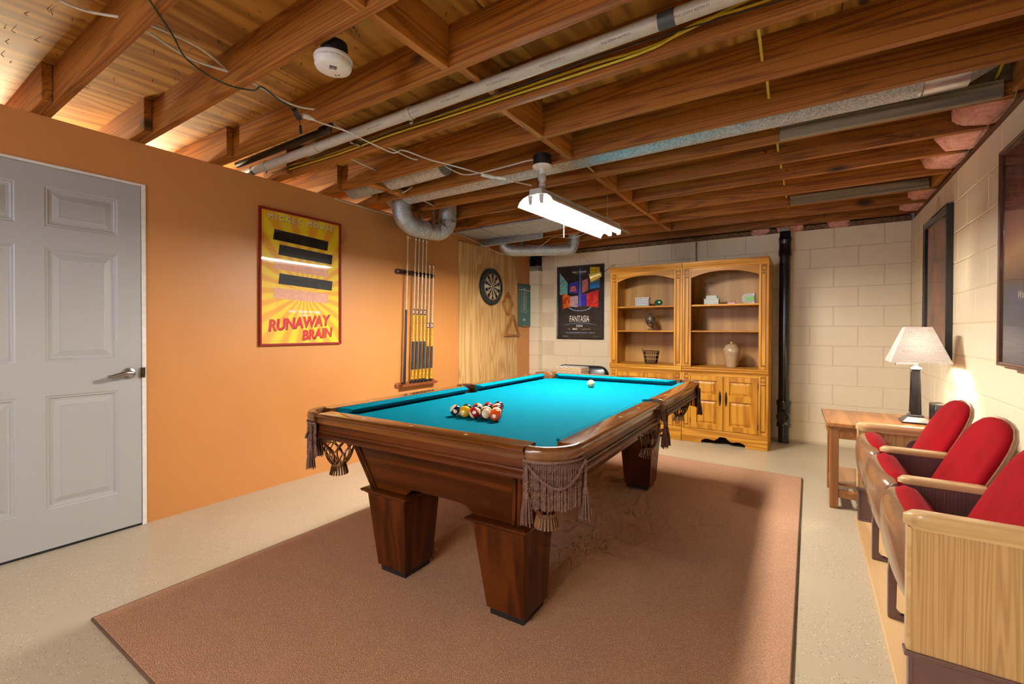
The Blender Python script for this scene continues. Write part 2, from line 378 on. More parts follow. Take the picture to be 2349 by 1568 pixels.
hp = smoothp([(XF+.046, 1.006, .926), (XF+.052, .975, .929), (XF+.050, .945, .921), (XF+.046, .915, .912), (XF+.047, .893, .915)], 6)
h.tube(hp, [.010+.002*math.sin(i/len(hp)*PI) - .004*i/len(hp) for i in range(len(hp))], 10, flat=1.35); h.build('lever_handle', 'satin_nickel', dr, smooth=40)
m = MB(); m.lathe([(.010, -.03), (.0115, 0), (.0115, .03)], 10, (.012, 1.069, .925)); m.build('strike_plate', 'dark_iron', dr, smooth=40)
m = MB(); m.box(-.03, D0, .001, .004, D1, .012); m.build('door_sweep', 'plastic_black', dr)

# ------------------------------------------------------------------ ceiling: deck, joists, blocking
ce = struct(MB().box(XFAR, YF, ZD+.018, XR+.2, YB+.15, ZD+.05).build('ceiling', 'deck_plywood'))
x = XFAR
while x < XR+.2:
    y = YF
    while y < YB+.15:
        MB().box(x+.0015, y+.0015, ZD, min(x+1.2185, XR+.2), min(y+2.4385, YB+.15), ZD+.017).build('plywood_panel', 'deck_plywood', ce)
        y += 2.44
    x += 1.22
JY = [-2.19, -1.78, -1.37, -.96, -.55, -.14, .27, .68, 1.09, 1.525, 1.925, 2.345, 2.735, 3.155, 3.56, 3.94, 4.40, 4.82, 5.28, 5.715]
JT = .040
q_ = MB().box(0, 0, 0, 4.60, JT, ZD-HJ).build('joist', 'joist_pine', bevel=.0025); jd = q_.data; bpy.data.objects.remove(q_)
q_ = MB().box(0, 0, 0, 2.85, JT, ZD-HJ).build('joist', 'joist_pine', bevel=.0025); jd2 = q_.data; bpy.data.objects.remove(q_)
for yf in JY:
    link('joist', jd, ce, (-3.66, yf-JT, HJ)); link('joist', jd2, ce, (XFAR, yf-2*JT-.001, HJ))
def blocking(x, y0, y1, z0=HJ, z1=ZD, t=.038, mat='block_pine'):
    MB().box(x-t/2, y0, z0, x+t/2, y1, z1-.002).build('blocking', mat, ce, bevel=.002)
blocking(-1.32, 1.09, 1.485); blocking(-1.32, .68, 1.05)
blocking(-1.32, 1.525, 1.885, HJ+.05)
for a, b in ((1.925, 2.305), (2.345, 2.695), (3.155, 3.52), (3.56, 3.90), (3.94, 4.36), (4.40, 4.78), (4.82, 5.24)): blocking(-1.32, a, b)
blocking(-2.86, 2.345, 2.695, HJ, HJ+.04, .075)
# short weathered planks nailed on joist sides, wood end blocks on the sill at right
m = MB().box(-.155, 3.075, HJ-.008, .76, 3.113, HJ+.075); m.build('side_plank', 'grey_plank', ce, bevel=.003)
m = MB().box(-.155, 3.108, HJ+.076, .80, 3.114, ZD-.005); m.build('side_plank', 'grey_plank', ce, bevel=.002)
MB().box(-.155, 4.742, HJ, .77, 4.779, HJ+.078).build('side_plank', 'grey_plank', ce, bevel=.003)
for a, b in ((2.345, 2.695), (2.735, 3.07), (4.40, 4.742)): MB().box(XR-.03, a+.001, HJ+.001, XR+.01, b-.001, ZD-.002).build('rim_block', 'block_pine', ce, bevel=.002)
MB().box(XR+.012, YF, 2.25, XR+.15, YB, HJ).build('sill_plate', 'sill_plank', ce, bevel=.003)
MB().box(XFAR, YB+.012, 2.25, XR, YB+.14, HJ-.003).build('sill_plate', 'sill_plank', ce, bevel=.003)
MB().box(XR+.15, YF, 2.25, XR+.19, YB, ZD).build('rim_joist', 'sill_plank', ce)
MB().box(XFAR, YB+.10, HJ, XR, YB+.14, ZD).build('rim_joist', 'sill_plank', ce)
# nail tips poking through the deck
m = MB()
for k in range(260):
    x = random.uniform(-3.3, -1.2); y = random.uniform(.2, 2.3); a = random.uniform(0, PI); L = random.uniform(.008, .022); t = .0012
    dx, dy = math.cos(a)*L, math.sin(a)*L
    m.tube([(x, y, ZD), (x+dx, y+dy, ZD-random.uniform(.004, .014))], t, 4)
m.build('nail_tips', 'dark_iron', ce, kind='stuff')
# pink insulation batts in the bays along the right wall
def batt(x0, x1, y0, y1, z0, z1, lab, seed):
    rnd = random.Random(seed); n = 9; rings = []
    for i in range(n):
        y = y0+(y1-y0)*i/(n-1); ring = []
        for j in range(12):
            a = 2*PI*j/12; sx = (x0+x1)/2+(x1-x0)/2*math.copysign(abs(math.cos(a))**.6, math.cos(a)); sz = (z0+z1)/2+(z1-z0)/2*math.copysign(abs(math.sin(a))**.6, math.sin(a))
            e = .8 if i in (0, n-1) else 1
            ring.append(((x0+x1)/2+(sx-(x0+x1)/2)*e+rnd.uniform(-.022, .010), y+rnd.uniform(-.006, .006)*(i not in (0, n-1)), (z0+z1)/2+(sz-(z0+z1)/2)*e+rnd.uniform(-.018, .012)))
        rings.append(ring)
    o = MB().loft(rings).build('insulation_batt', 'insulation', smooth=70)
    tag(o, lab, 'insulation', 'pink insulation batts along the right wall')
for k, (a, b, lab) in enumerate([(3.165, 3.512, 'largest pink insulation batt in the joist bay beside the weathered plank'), (3.57, 3.892, 'second pink insulation batt from the weathered plank along the right wall'),
        (3.95, 4.35, 'third pink insulation batt, just before the framed dark poster'), (4.83, 5.232, 'fourth pink insulation batt, above the far end of the right wall'), (5.29, 5.665, 'pink insulation batt in the far right corner of the ceiling')]):
    batt(.66 if k < 3 else .70, .955, a, b, HJ+.006, ZD-.006, lab, k)
for k, (a, b) in enumerate(((-.55, -.38), (-.30, -.05), (.15, .34))):
    o = batt(a, b, 5.722, 5.84, 2.255, 2.37, ['loose pink insulation tuft above the back wall near the black pipe', 'loose insulation roll above the middle of the back wall', 'small pink insulation tuft above the back wall near the right corner'][k], 20+k)
# ------------------------------------------------------------------ rug
RZ = .013
m = MB(); rp = [(-2.43, .60), (-.045, .60), (-.045, 4.31), (-1.2, 4.36), (-2.43, 4.40)]
rg = thing('area_rug', 'large brown cut-pile rug under the pool table', 'rug', (0, 0, 0))
m = MB().prism(rp, 'z', .001, RZ).build('pile', 'rug_pile', rg, bevel=.004, seg=2)
ed = rp+[rp[0]]
MB().tube([(x, y, .007) for x, y in ed], .0065, 6).build('binding', 'rug_binding', rg)

# ------------------------------------------------------------------ pool table
PT = thing('pool_table', 'pool table with turquoise cloth, dark cherry wood body and fringed leather pockets', 'pool table', (-1.368, 2.503, 0), (0, 0, .0243))
ZT, ZB = .801, .756
# bed with scooped pockets
def arc(cx, cy, r, a0, a1, n=8): return [(cx+r*math.cos(a0+(a1-a0)*i/n), cy+r*math.sin(a0+(a1-a0)*i/n)) for i in range(n+1)]
bw, bl = .611, 1.16
poly = []
for sx, sy, a in ((1, 1, 0), (-1, 1, 1), (-1, -1, 2), (1, -1, 3)):
    cx, cy = sx*(bw-.005), sy*(bl-.005)
    st = {0: (-PI/2, -PI), 1: (0, -PI/2), 2: (PI/2, 0), 3: (PI, PI/2)}[a]
    poly += arc(cx, cy, .088, st[0], st[1])
    if a == 1: poly += arc(-bw-.012, 0, .062, PI/2*.9, -PI/2*.9)
    if a == 3: poly += [(bw+.012-.062*math.cos(t), .062*math.sin(t)) for t in [(-.9+1.8*i/8)*PI/2 for i in range(9)]]
MB().prism(poly, 'z', ZB-.025, ZB).build('bed_cloth', 'blue_cloth', PT)
# cushions
prof = [(.614, .7985), (.575, .7935), (.5635, .788), (.567, .780), (.603, .757), (.614, .757)]
def cushion(axis, sgn, a, b, off, ca, cb):
    r0, r1 = [], []
    for d, z in prof:
        ea, eb = a+ca*(.6145-d), b-cb*(.6145-d)
        D = (d+off)*sgn
        r0.append((D, ea, z) if axis == 'y' else (ea, D, z)); r1.append((D, eb, z) if axis == 'y' else (eb, D, z))
    MB().loft([r0, r1]).build('cushion', 'blue_cloth', PT, bevel=.0015)
for s in (-1, 1):
    cushion('y', s, -1.085, -.062, 0, 1.1, .35); cushion('y', s, .062, 1.085, 0, .35, 1.1)
    cushion('x', s, -.528, .528, .55, 1.1, 1.1)
# rails and aprons
rprof = [(.613, .757), (.613, .7995), (.6145, .801), (.688, .801), (.696, .799), (.7005, .794), (.7015, .789), (.698, .785), (.692, .783), (.6935, .779), (.692, .775), (.688, .773), (.688, .757)]
aprof = [(.62, .688), (.62, .775), (.6815, .775), (.6815, .727), (.686, .7245), (.688, .719), (.686, .714), (.6815, .712), (.6855, .708), (.690, .703), (.692, .697), (.690, .691), (.684, .688)]
def extr(p, axis, sgn, a, b, off, name, mat):
    m = MB()
    if axis == 'y': m.prism([((d+off)*sgn, z) for d, z in p], 'y', a, b)
    else: m.prism([((d+off)*sgn, z) for d, z in p], 'x', a, b)
    return m.build(name, mat, PT, smooth=35)
for s in (-1, 1):
    for a, b in ((-1.118, -.058), (.058, 1.118)):
        extr(rprof, 'y', s, a, b, 0, 'rail', 'rail_top_y'); extr(aprof, 'y', s, a-.004, b+.004, 0, 'apron', 'cherry_y')
    extr(rprof, 'x', s, -.552, .552, .55, 'rail', 'rail_top_x'); extr(aprof, 'x', s, -.556, .556, .55, 'apron', 'cherry')
# sights
q_ = MB().lathe([(.0078, .8005), (.0078, .8016), (.006, .8018)], 14).build('sight', 'ivory', PT); sd = q_.data; bpy.data.objects.remove(q_)
for s in (-1, 1):
    for k in (-3, -2, -1, 1, 2, 3): link('sight', sd, PT, (s*.6515, k*.2794, 0))
    for k in (-1, 0, 1): link('sight', sd, PT, (k*.2794, s*1.2015, 0))
# sloping cabinet
def cab(z): t = (z-.43)/.26; return .415+.055*t, 1.035+.085*t
def side(sgn, which):
    # one slanted panel with a raised arch between the legs; bottom profile along the panel
    half = (lambda z: cab(z)[1]) if which == 'long' else (lambda z: cab(z)[0])
    inn = .72 if which == 'long' else .17
    zb = .452 if which == 'long' else .468
    us = [(-1, .43), (-inn-.03, .43), (-inn-.012, .437), (-inn, .452), (-inn+.02, zb-.004), (-inn+.05, zb), (inn-.05, zb), (inn-.02, zb-.004), (inn, .452), (inn+.012, .437), (inn+.03, .43), (1, .43)]
    top = .69; m = MB(); t = .02
    fr, bk = [], []
    pts = []
    for u, z in us: pts.append((u if abs(u) < 1 else u*half(z), z))
    pts += [(half(top), top), (-half(top), top)]
    for u, z in pts:
        d = cab(z)[0 if which == 'long' else 1]
        fr.append((sgn*d, u, z) if which == 'long' else (u, sgn*d, z)); bk.append((sgn*(d-t), u, z) if which == 'long' else (u, sgn*(d-t), z))
    n = len(fr); m.add(fr+bk, [list(range(n)), list(range(2*n-1, n-1, -1))]+[(i, (i+1) % n, n+(i+1) % n, n+i) for i in range(n)])
    m.build('cabinet_panel', 'cherry_y' if which == 'long' else 'cherry', PT, bevel=.0015)
for s in (-1, 1): side(s, 'long'); side(s, 'short')
for sx in (-1, 1):
    for sy in (-1, 1):
        m = MB()
        for off in (0, .022):
            rings = []
            for z in (.43, .688):
                a, b = cab(z); a += .004; b += .004
                x1, y1 = sx*(a-off), sy*(b)
                rings.append([(x1, y1-sy*.004, z), (x1, y1+sy*.004, z), (x1-sx*.017, y1+sy*.004, z), (x1-sx*.017, y1-sy*.004, z)])
            m.loft(rings)
            rings = []
            for z in (.43, .688):
                a, b = cab(z); a += .004; b += .004
                x1, y1 = sx*a, sy*(b-off)
                rings.append([(x1-sx*.004, y1, z), (x1+sx*.004, y1, z), (x1+sx*.004, y1-sy*.017, z), (x1-sx*.004, y1-sy*.017, z)])
            m.loft(rings)
        m.build('corner_moulding', 'cherry_z', PT, bevel=.002)
        # leg
        xo, xi, yo, yi = .437, .192, 1.047, .80
        xo2, xi2, yo2, yi2 = .416, .232, 1.0, .808
        def ring(a, b, c, d, z): return [(sx*a, sy*c, z), (sx*b, sy*c, z), (sx*b, sy*d, z), (sx*a, sy*d, z)]
        lg = MB().loft([ring(xo2, xi2, yo2, yi2, .042), ring(xo, xi, yo, yi, .405)]).build('leg', 'cherry_z', PT, bevel=.003)
        MB().loft([ring(xo2-.012, xi2+.012, yo2-.012, yi2+.012, RZ), ring(xo2-.012, xi2+.012, yo2-.012, yi2+.012, .043)]).build('foot', 'plastic_black', lg)
        mo = MB(); prf = [(0, .402), (.006, .404), (.012, .41), (.020, .414), (.024, .420), (.024, .424), (.016, .428), (.0, .431)]
        mo.loft([ring(xo+e, xi-e, yo+e, yi-e, z) for e, z in prf]); mo.build('leg_moulding', 'cherry', lg, bevel=.001)
MB().box(-.40, -1.0, .60, .40, 1.0, .62).build('frame_panel', 'cherry_y', PT)
MB().box(-.62, -1.17, .70, .62, 1.17, .729).build('slate', 'plastic_black', PT)

# pockets. corner frame: origin at the outer corner, u and v grow outwards
def arcpts(r, n, a0=-.10, a1=PI/2+.10, c=(-.142, -.134)): return [(c[0]+r*math.cos(a0+(a1-a0)*i/n), c[1]+r*math.sin(a0+(a1-a0)*i/n)) for i in range(n+1)]
def pocket_corner(name):
    # leather collar
    m = MB(); rings = []
    sec = [(-.034, .758), (-.034, .795), (-.030, .8035), (-.012, .8065), (-.002, .803), (.004, .790), (.003, .770), (-.004, .757)]
    n = 22; a0, a1 = -.04, PI/2+.04
    for i in range(n+1):
        a = a0+(a1-a0)*i/n; rings.append([(-.142+(.140+e)*math.cos(a), -.134+(.136+e)*math.sin(a), z) for e, z in sec])
    m.loft(rings)
    p = m.build(name, 'pocket_leather', smooth=50)
    # inner cup
    m = MB(); m.lathe([(.107, .797), (.106, .76), (.098, .71), (.092, .66)], 26, (-.142, -.134, 0), caps=False, a0=-.55, a1=PI/2+.55); m.build('cup', 'pocket_leather', p, smooth=60)
    # fringe of twisted cords
    m = MB(); rnd = random.Random(3); N = 33
    A = arcpts(.137, N-1)
    for k, (u, v) in enumerate(A):
        L = .155+rnd.uniform(-.006, .004)+.006*math.sin(PI*k/(N-1)); dx, dy = rnd.uniform(-.003, .003), rnd.uniform(-.003, .003)
        m.rope([(u, v, .760), (u+dx*.5, v+dy*.5, .69), (u+dx, v+dy, (.760-L))], .0042, .013, 2, 4, .0052)
    m.tube([(u, v, .757) for u, v in arcpts(.139, 30)], .0052, 6)
    m.build('fringe', 'pocket_rope', p, kind='stuff', smooth=60)
    # swag cord and two tassels
    m = MB(); B = arcpts(.146, 24, .05, PI/2-.05); m.rope([(u, v, .746-.072*math.sin(PI*i/24)) for i, (u, v) in enumerate(B)], .0055, .020, 2, 5, .005); m.build('swag_cord', 'pocket_rope', p, smooth=60)
    for a in (.02, PI/2-.02):
        u, v = -.142+.148*math.cos(a), -.134+.148*math.sin(a); m = MB()
        m.rope([(u, v, .752), (u, v, .655)], .0068, .022, 2, 5, .005)
        m.lathe([(.004, .662), (.0095, .655), (.0095, .645), (.008, .638)], 10, (u, v, 0))
        for k in range(22):
            b = 2*PI*k/22*2.4; rr = .0075*math.sqrt((k+1)/22); r2 = .021*math.sqrt((k+1)/22)
            m.tube([(u+rr*math.cos(b), v+rr*math.sin(b), .645), (u+r2*.8*math.cos(b), v+r2*.8*math.sin(b), .60), (u+r2*math.cos(b), v+r2*math.sin(b), .556+rnd.uniform(-.006, .006))], .0023, 4)
        m.build('tassel', 'pocket_rope', p, smooth=60)
    # leather net and its cut end
    m = MB(); c = (-.142, -.134); ns = 9
    for k in range(ns):
        for sg in (-1, 1):
            pts = []
            for i in range(9):
                t = i/8; a = 2*PI*k/ns+sg*.42*math.sin(PI*t*2)*(.9-.5*t); rr = .085*(1-t)**.75*1.0+.030*t
                pts.append((c[0]+rr*math.cos(a), c[1]+rr*math.sin(a), .665-.125*t))
            m.tube(pts, .0048, 5, flat=.6)
    m.lathe([(.033, .545), (.036, .538), (.033, .530)], 16, (c[0], c[1], 0))
    for k in range(20):
        a = 2*PI*k/20; m.tube([(c[0]+.031*math.cos(a), c[1]+.031*math.sin(a), .534), (c[0]+.041*math.cos(a), c[1]+.041*math.sin(a), .492)], .0048, 4, flat=.5)
    m.build('net', 'pocket_leather', p, smooth=60)
    return p
pc = pocket_corner('pocket'); first = True
for ang, ox, oy in ((0, .70, 1.25), (PI/2, -.70, 1.25), (PI, -.70, -1.25), (-PI/2, .70, -1.25)):
    o = pc if first else copy_tree(pc); first = False
    o.parent = PT; o.location = (ox, oy, 0); o.rotation_euler = (0, 0, ang)
def pocket_side():
    m = MB(); rings = []
    sec = [(.0, .760), (.0, .797), (.004, .803), (.018, .8045), (.026, .798), (.028, .775), (.020, .760)]
    n = 18
    for i in range(n+1):
        a = -PI/2+PI*i/n; rings.append([((.018+(.062+e*.6)*math.cos(a))*1.0, (.058+e*.02)*math.sin(a), z) for e, z in sec])
    m.loft(rings); p = m.build('side_pocket', 'pocket_leather', smooth=50)
    m = MB(); m.lathe([(.058, .797), (.057, .76), (.055, .70), (.050, .66)], 24, (.012, 0, 0), caps=False, a0=-PI*.62, a1=PI*.62); m.build('cup', 'pocket_leather', p, smooth=60)
    rnd = random.Random(5)
    for y in (-.026, .026):
        m = MB(); u, v = .096, y
        m.rope([(u-.012, v, .790), (u, v*1.1, .74), (u, v, .655)], .0066, .022, 2, 5, .005)
        m.lathe([(.004, .664), (.0095, .656), (.0095, .646), (.008, .638)], 10, (u, v, 0))
        for k in range(22):
            b = 2*PI*k/22*2.4; rr = .0075*math.sqrt((k+1)/22); r2 = .021*math.sqrt((k+1)/22)
            m.tube([(u+rr*math.cos(b), v+rr*math.sin(b), .648), (u+r2*.8*math.cos(b), v+r2*.8*math.sin(b), .605), (u+r2*math.cos(b), v+r2*math.sin(b), .558+rnd.uniform(-.006, .006))], .0023, 4)
        m.build('tassel', 'pocket_rope', p, smooth=60)
    m = MB()
    for i in range(9):
        y = -.05+.0125*i; m.rope([(.088, y, .775), (.09, y*1.02, .70)], .0045, .014, 2, 4, .0055)
    m.build('fringe', 'pocket_rope', p, kind='stuff', smooth=60)
    m = MB(); ns = 8; c = (.0, 0)
    for k in range(ns):
        for sg in (-1, 1):
            pts = []
            for i in range(9):
                t = i/8; a = 2*PI*k/ns+sg*.45*math.sin(PI*t*2)*(.9-.5*t); rr = .065*(1-t)**.7+.030*t
                pts.append((c[0]+rr*math.cos(a), c[1]+rr*math.sin(a), .68-.14*t))
            m.tube(pts, .0048, 5, flat=.6)
    m.lathe([(.033, .545), (.036, .538), (.033, .530)], 16, (c[0], c[1], 0))
    for k in range(20):
        a = 2*PI*k/20; m.tube([(.031*math.cos(a), .031*math.sin(a), .534), (.046*math.cos(a), .046*math.sin(a), .488)], .0048, 4, flat=.5)
    m.build('net', 'pocket_leather', p, smooth=60)
    return p
ps = pocket_side(); ps.parent = PT; ps.location = (.622, 0, 0)
p2 = copy_tree(ps); p2.parent = PT; p2.location = (-.622, 0, 0); p2.rotation_euler = (0, 0, PI)

# ------------------------------------------------------------------ balls
BALL = {1: (.78, .38, .01), 2: (.01, .015, .05), 3: (.52, .012, .015), 4: (.045, .012, .05), 5: (.70, .07, .008), 6: (.006, .06, .035), 7: (.16, .012, .012), 8: (.006, .006, .007),
        9: (.78, .40, .02), 10: (.008, .018, .045), 11: (.42, .008, .012), 12: (.05, .012, .05), 13: (.70, .11, .01), 14: (.006, .07, .04), 15: (.12, .010, .012)}
NAMEC = {1: 'yellow', 2: 'navy blue', 3: 'bright red', 4: 'purple', 5: 'orange', 6: 'dark green', 7: 'maroon', 8: 'black', 9: 'yellow', 10: 'navy blue', 11: 'red', 12: 'purple', 13: 'orange', 14: 'green', 15: 'maroon'}
IV = (.80, .68, .44)
def ball_mat(k):
    q = NT('ball_%d' % k); tc = q.n('TexCoord'); sx = q.n('SeparateXYZ', {0: tc.outputs['Object']})
    col = BALL[k]
    r2 = q.math('ADD', q.math('POWER', sx.outputs[1], 2.0), q.math('POWER', sx.outputs[2], 2.0))
    disc = q.math('LESS_THAN', r2, .0088**2)
    if k > 8: c = q.mix(q.math('GREATER_THAN', q.math('ABSOLUTE', sx.outputs[2]), .0155), col, IV)
    else: c = q.mix(0.0, col, col)
    c = q.mix(disc, c, IV); q.out(c, .06, coat=.7)
    return q.mat
q_ = MB(); rr = .0286
q_.lathe([(max(.0002, rr*math.sin(PI*i/20)), -rr*math.cos(PI*i/20)) for i in range(21)], 32)
bo = q_.build('ball', 'ivory', smooth=180); bdata = bo.data; bpy.data.objects.remove(bo)
def tw(u, v, z):
    c, s = math.cos(.0243), math.sin(.0243); return (-1.368+c*u-s*v, 2.503+s*u+c*v, z)
ROWS = [[10, 1, 11, 15, 5], [6, 2, 9, 14], [13, 8, 7], [3, 12], [4]]
WHERE = {10: 'at the left corner of the rack, nearest row', 1: 'second from left in the nearest row of the rack', 11: 'in the middle of the nearest row of the rack', 15: 'second from right in the nearest row of the rack', 5: 'at the right corner of the nearest row'}
RV, UV, TV = Vector((.835, .549, 0)), Vector((0, 0, 1)), Vector((.55, -.835, .25))      # picture right, up, towards the viewer
def orient(z, x):
    Z = (RV*z[0]+UV*z[1]+TV*z[2]).normalized()
    X = RV*x[0]+UV*x[1]+TV*x[2]; X = (X-Z*X.dot(Z)).normalized(); Y = Z.cross(X)
    return Matrix((X, Y, Z)).transposed().to_euler()
AX = {10: ((-.75, .65, .1), (.2, .1, -1)), 11: ((.8, .55, -.1), (.2, .1, -1)), 15: ((.45, .1, .85), (.9, -.2, -.3)), 13: ((.8, .4, .2), (0, 0, -1)), 1: ((.3, .9, .2), (-.35, -.35, .8)), 5: ((0, 1, 0), (.2, .1, -1)), 9: ((.1, .9, .3), (0, 0, -1)),
      14: ((.1, .75, .6), (-.1, .8, .3)), 12: ((-.6, .6, .3), (0, 0, -1)), 6: ((0, 1, 0), (0, 0, -1)), 2: ((0, 1, 0), (0, 0, -1)), 8: ((0, 1, 0), (0, 0, -1)), 7: ((0, 1, 0), (0, 0, -1)), 3: ((0, 1, 0), (0, 0, -1)), 4: ((0, 1, 0), (0, 0, -1))}
for i, row in enumerate(ROWS):
    for j, k in enumerate(row):
        u = -.010+(j-(len(row)-1)/2)*.0602; v = -.755+i*.0518
        me = bdata.copy(); me.materials.clear(); me.materials.append(ball_mat(k))
        o = link('pool_ball', me, None, tw(u, v, ZB+.0287)); o.rotation_euler = orient(*AX.get(k, ((.3, .2, .9), (.5, -.8, .3))))
        kind = 'striped' if k > 8 else 'solid'
        pos = WHERE.get(k) or ('at the tip of the racked triangle' if i == 4 else 'in the %s row of the racked triangle' % ['', 'second', 'third', 'fourth'][i])
        tag(o, '%s %s pool ball %s' % (kind, NAMEC[k], pos), 'pool ball', 'racked pool balls on the table')
        t = text(str(k), .010, 'ink', o, (.0287, 0, 0), 'number'); t.rotation_euler = (PI/2, 0, PI/2)
o = link('cue_ball', bdata, None, tw(.003, .700, ZB+.0287)); tag(o, 'ivory white cue ball alone near the far end of the table', 'cue ball')
# ------------------------------------------------------------------ bookcases
def bookcase(xc, label, seed):
    B = thing('bookcase', label, 'bookcase', (xc, 5.13, 0), group='pine bookcases against the back wall')
    W, D, H = .408, .56, 1.922; P = 'honey_pine'; PX = 'honey_pine_x'
    for s in (-1, 1):
        MB().box(s*W, .0, .05, s*(W-.02), D, .74).build('side_panel', P, B); MB().box(s*W, .0, .80, s*(W-.02), D-.06, 1.86).build('side_panel', P, B)
    MB().box(-W+.02, D-.09, .80, W-.02, D-.08, 1.86).build('back_panel', 'honey_back', B)
    MB().box(-W+.02, D-.02, .08, W-.02, D-.01, .75).build('back_panel', 'honey_back', B)
    # plinth with scrolled cut-out
    h = [(-W+.001, 0), (-.206, 0), (-.204, .012), (-.212, .018), (-.200, .034), (-.165, .050), (-.125, .050), (-.105, .042), (-.075, .043), (-.045, .066), (-.028, .085), (.028, .085), (.045, .066), (.075, .043), (.105, .042), (.125, .050), (.165, .050), (.200, .034), (.212, .018), (.204, .012), (.206, 0), (W-.001, 0), (W-.001, .098), (-W+.001, .098)]
    pl = MB().prism(h, 'y', -.016, .012).build('plinth', PX, B, bevel=.004, seg=2)
    for s in (-1, 1): MB().box(s*(W-.001), .012, 0, s*(W-.02), D, .098).build('plinth_return', PX, B)
    m = MB(); pr = [(.02, .098), (-.014, .098), (-.016, .104), (-.010, .110), (-.012, .116), (-.006, .121), (-.008, .128), (-.002, .134), (.0, .146), (.02, .146)]
    m.prism(pr, 'x', -W+.001, W-.001); m.build('base_moulding', PX, B, smooth=30)
    # waist moulding and bookcase floor
    m = MB(); pr = [(D, .738), (.004, .738), (-.004, .742), (-.006, .75), (-.018, .757), (-.022, .766), (-.018, .774), (-.022, .78), (-.024, .790), (-.018, .800), (.0, .803), (D, .803)]
    m.prism(pr, 'x', -W+.001, W-.001); m.build('waist_moulding', PX, B, smooth=30)
    # lower pilasters, doors
    def pilaster(s, z0, z1, name='pilaster'):
        a, b = (W-.088)*s, W*s; lo, hi = min(a, b), max(a, b); c = (lo+hi)/2
        m = MB(); y = -.004
        m.box(lo, y, z0, lo+.022, .014, z1); m.box(hi-.022, y, z0, hi, .014, z1)
        zs = z1-.030; m.box(lo+.022, y, z1-.014, hi-.022, .014, z1); m.box(lo+.022, y, z1-.088, hi-.022, .014, z1-.070); m.box(lo+.022, y, z0, hi-.022, .014, z0+.028)
        p = m.build(name, P, B, bevel=.002)
        MB().box(lo+.02, .004, z0+.01, hi-.02, .012, z1-.01).build('recess', 'pine_groove', p)
        MB().box(lo+.027, -.003, z0+.04, hi-.027, .006, z1-.10).build('flute', P, p, bevel=.003)
        q = MB(); zc = z1-.042
        q.box(c-.018, -.004, zc-.019, c+.018, .006, zc+.019); q.build('rosette', P, p, bevel=.004)
        q = MB(); q.box(c-.009, -.008, zc-.010, c+.009, -.002, zc+.010); q.build('rosette_boss', PX, p, bevel=.003)
    for s in (-1, 1): pilaster(s, .146, .738); pilaster(s, .803, 1.855)
    for s in (-1, 1):
        x0, x1 = (.002, .317) if s > 0 else (-.317, -.002); z0, z1 = .150, .712
        m = MB(); st = .058; y0, y1 = -.006, .014; zm = .487
        m.box(x0, y0, z0, x0+st, y1, z1); m.box(x1-st, y0, z0, x1, y1, z1)
        for a, b in ((z0, z0+.055), (zm-.032, zm+.032), (z1-.050, z1)): m.box(x0+st, y0, a, x1-st, y1, b)
        d = m.build('door', P, B, bevel=.0015)
        for a, b in ((z0+.055, zm-.032), (zm+.032, z1-.050)):
            c0, c1 = x0+st, x1-st; rings = []
            for ins, dp in ((0, .004), (.006, .010), (.010, .010), (.032, .001), (.034, .001)): rings.append([(c0+ins, dp, a+ins), (c1-ins, dp, a+ins), (c1-ins, dp, b-ins), (c0+ins, dp, b-ins)])
            mm = MB(); mm.loft(rings, caps=False); mm.add(rings[-1], [(0, 1, 2, 3)]); mm.build('door_panel', P, d)
        # antique drop handle
        hx = s*.029; m = MB()
        m.prism([(hx+a, b) for a, b in ((0, .560), (.006, .553), (.004, .545), (.011, .536), (.007, .525), (.011, .512), (.011, .455), (.007, .440), (.011, .430), (.004, .420), (.006, .412), (0, .405), (-.006, .412), (-.004, .420), (-.011, .430), (-.007, .440), (-.011, .455), (-.011, .512), (-.007, .525), (-.011, .536), (-.004, .545), (-.006, .553))], 'y', -.010, -.005)
        m.tube(smoothp([(hx, -.010, .517), (hx, -.024, .512), (hx, -.026, .483), (hx, -.024, .456), (hx, -.010, .450)], 5), .0042, 6); m.lathe([(.006, -.016), (.0045, -.01)], 10, (hx, 0, .517), 'y'); m.build('handle', 'dark_iron', d, bevel=.0008)
        xh = .319*s; MB().box(xh-.003, -.010, .20, xh+.003, -.002, .255).build('hinge', 'dark_iron', d); MB().box(xh-.003, -.010, .61, xh+.003, -.002, .665).build('hinge', 'dark_iron', d)
    MB().box(-.320, -.002, .713, .320, .014, .738).build('top_rail', PX, B)
    # arched valance
    top = [(-.320, 1.855), (.320, 1.855)]; cur = []
    for i in range(25):
        t = -1+2*i/24; x = .320*t
        z = 1.752+.060*(1-abs(t)**2.2) if abs(t) < .93 else 1.752+.060*(1-.93**2.2)*(1-(abs(t)-.93)/.07)*1.0
        cur.append((x, z))
    MB().prism([(x, z) for x, z in cur]+[top[1], top[0]], 'y', -.002, .018).build('valance', PX, B, bevel=.002)
    m = MB(); pr = [(D-.04, 1.853), (.0, 1.853), (-.006, 1.858), (-.008, 1.870), (-.016, 1.878), (-.020, 1.886), (-.020, 1.892), (-.026, 1.898), (-.028, 1.908), (-.026, 1.922), (D-.04, 1.922)]
    m.prism(pr, 'x', -W+.001, W-.001); m.build('cornice', PX, B, smooth=30)
    for z in (1.182, 1.458): MB().box(-W+.022, .012, z-.010, W-.022, D-.095, z+.008).build('shelf', PX, B, bevel=.003)
    return B
bookcase(-1.5635, 'left pine bookcase with an egg and a wire basket on its shelves', 0)
bookcase(-.745, 'right pine bookcase beside the black pipe, holding a lidded jar', 1)
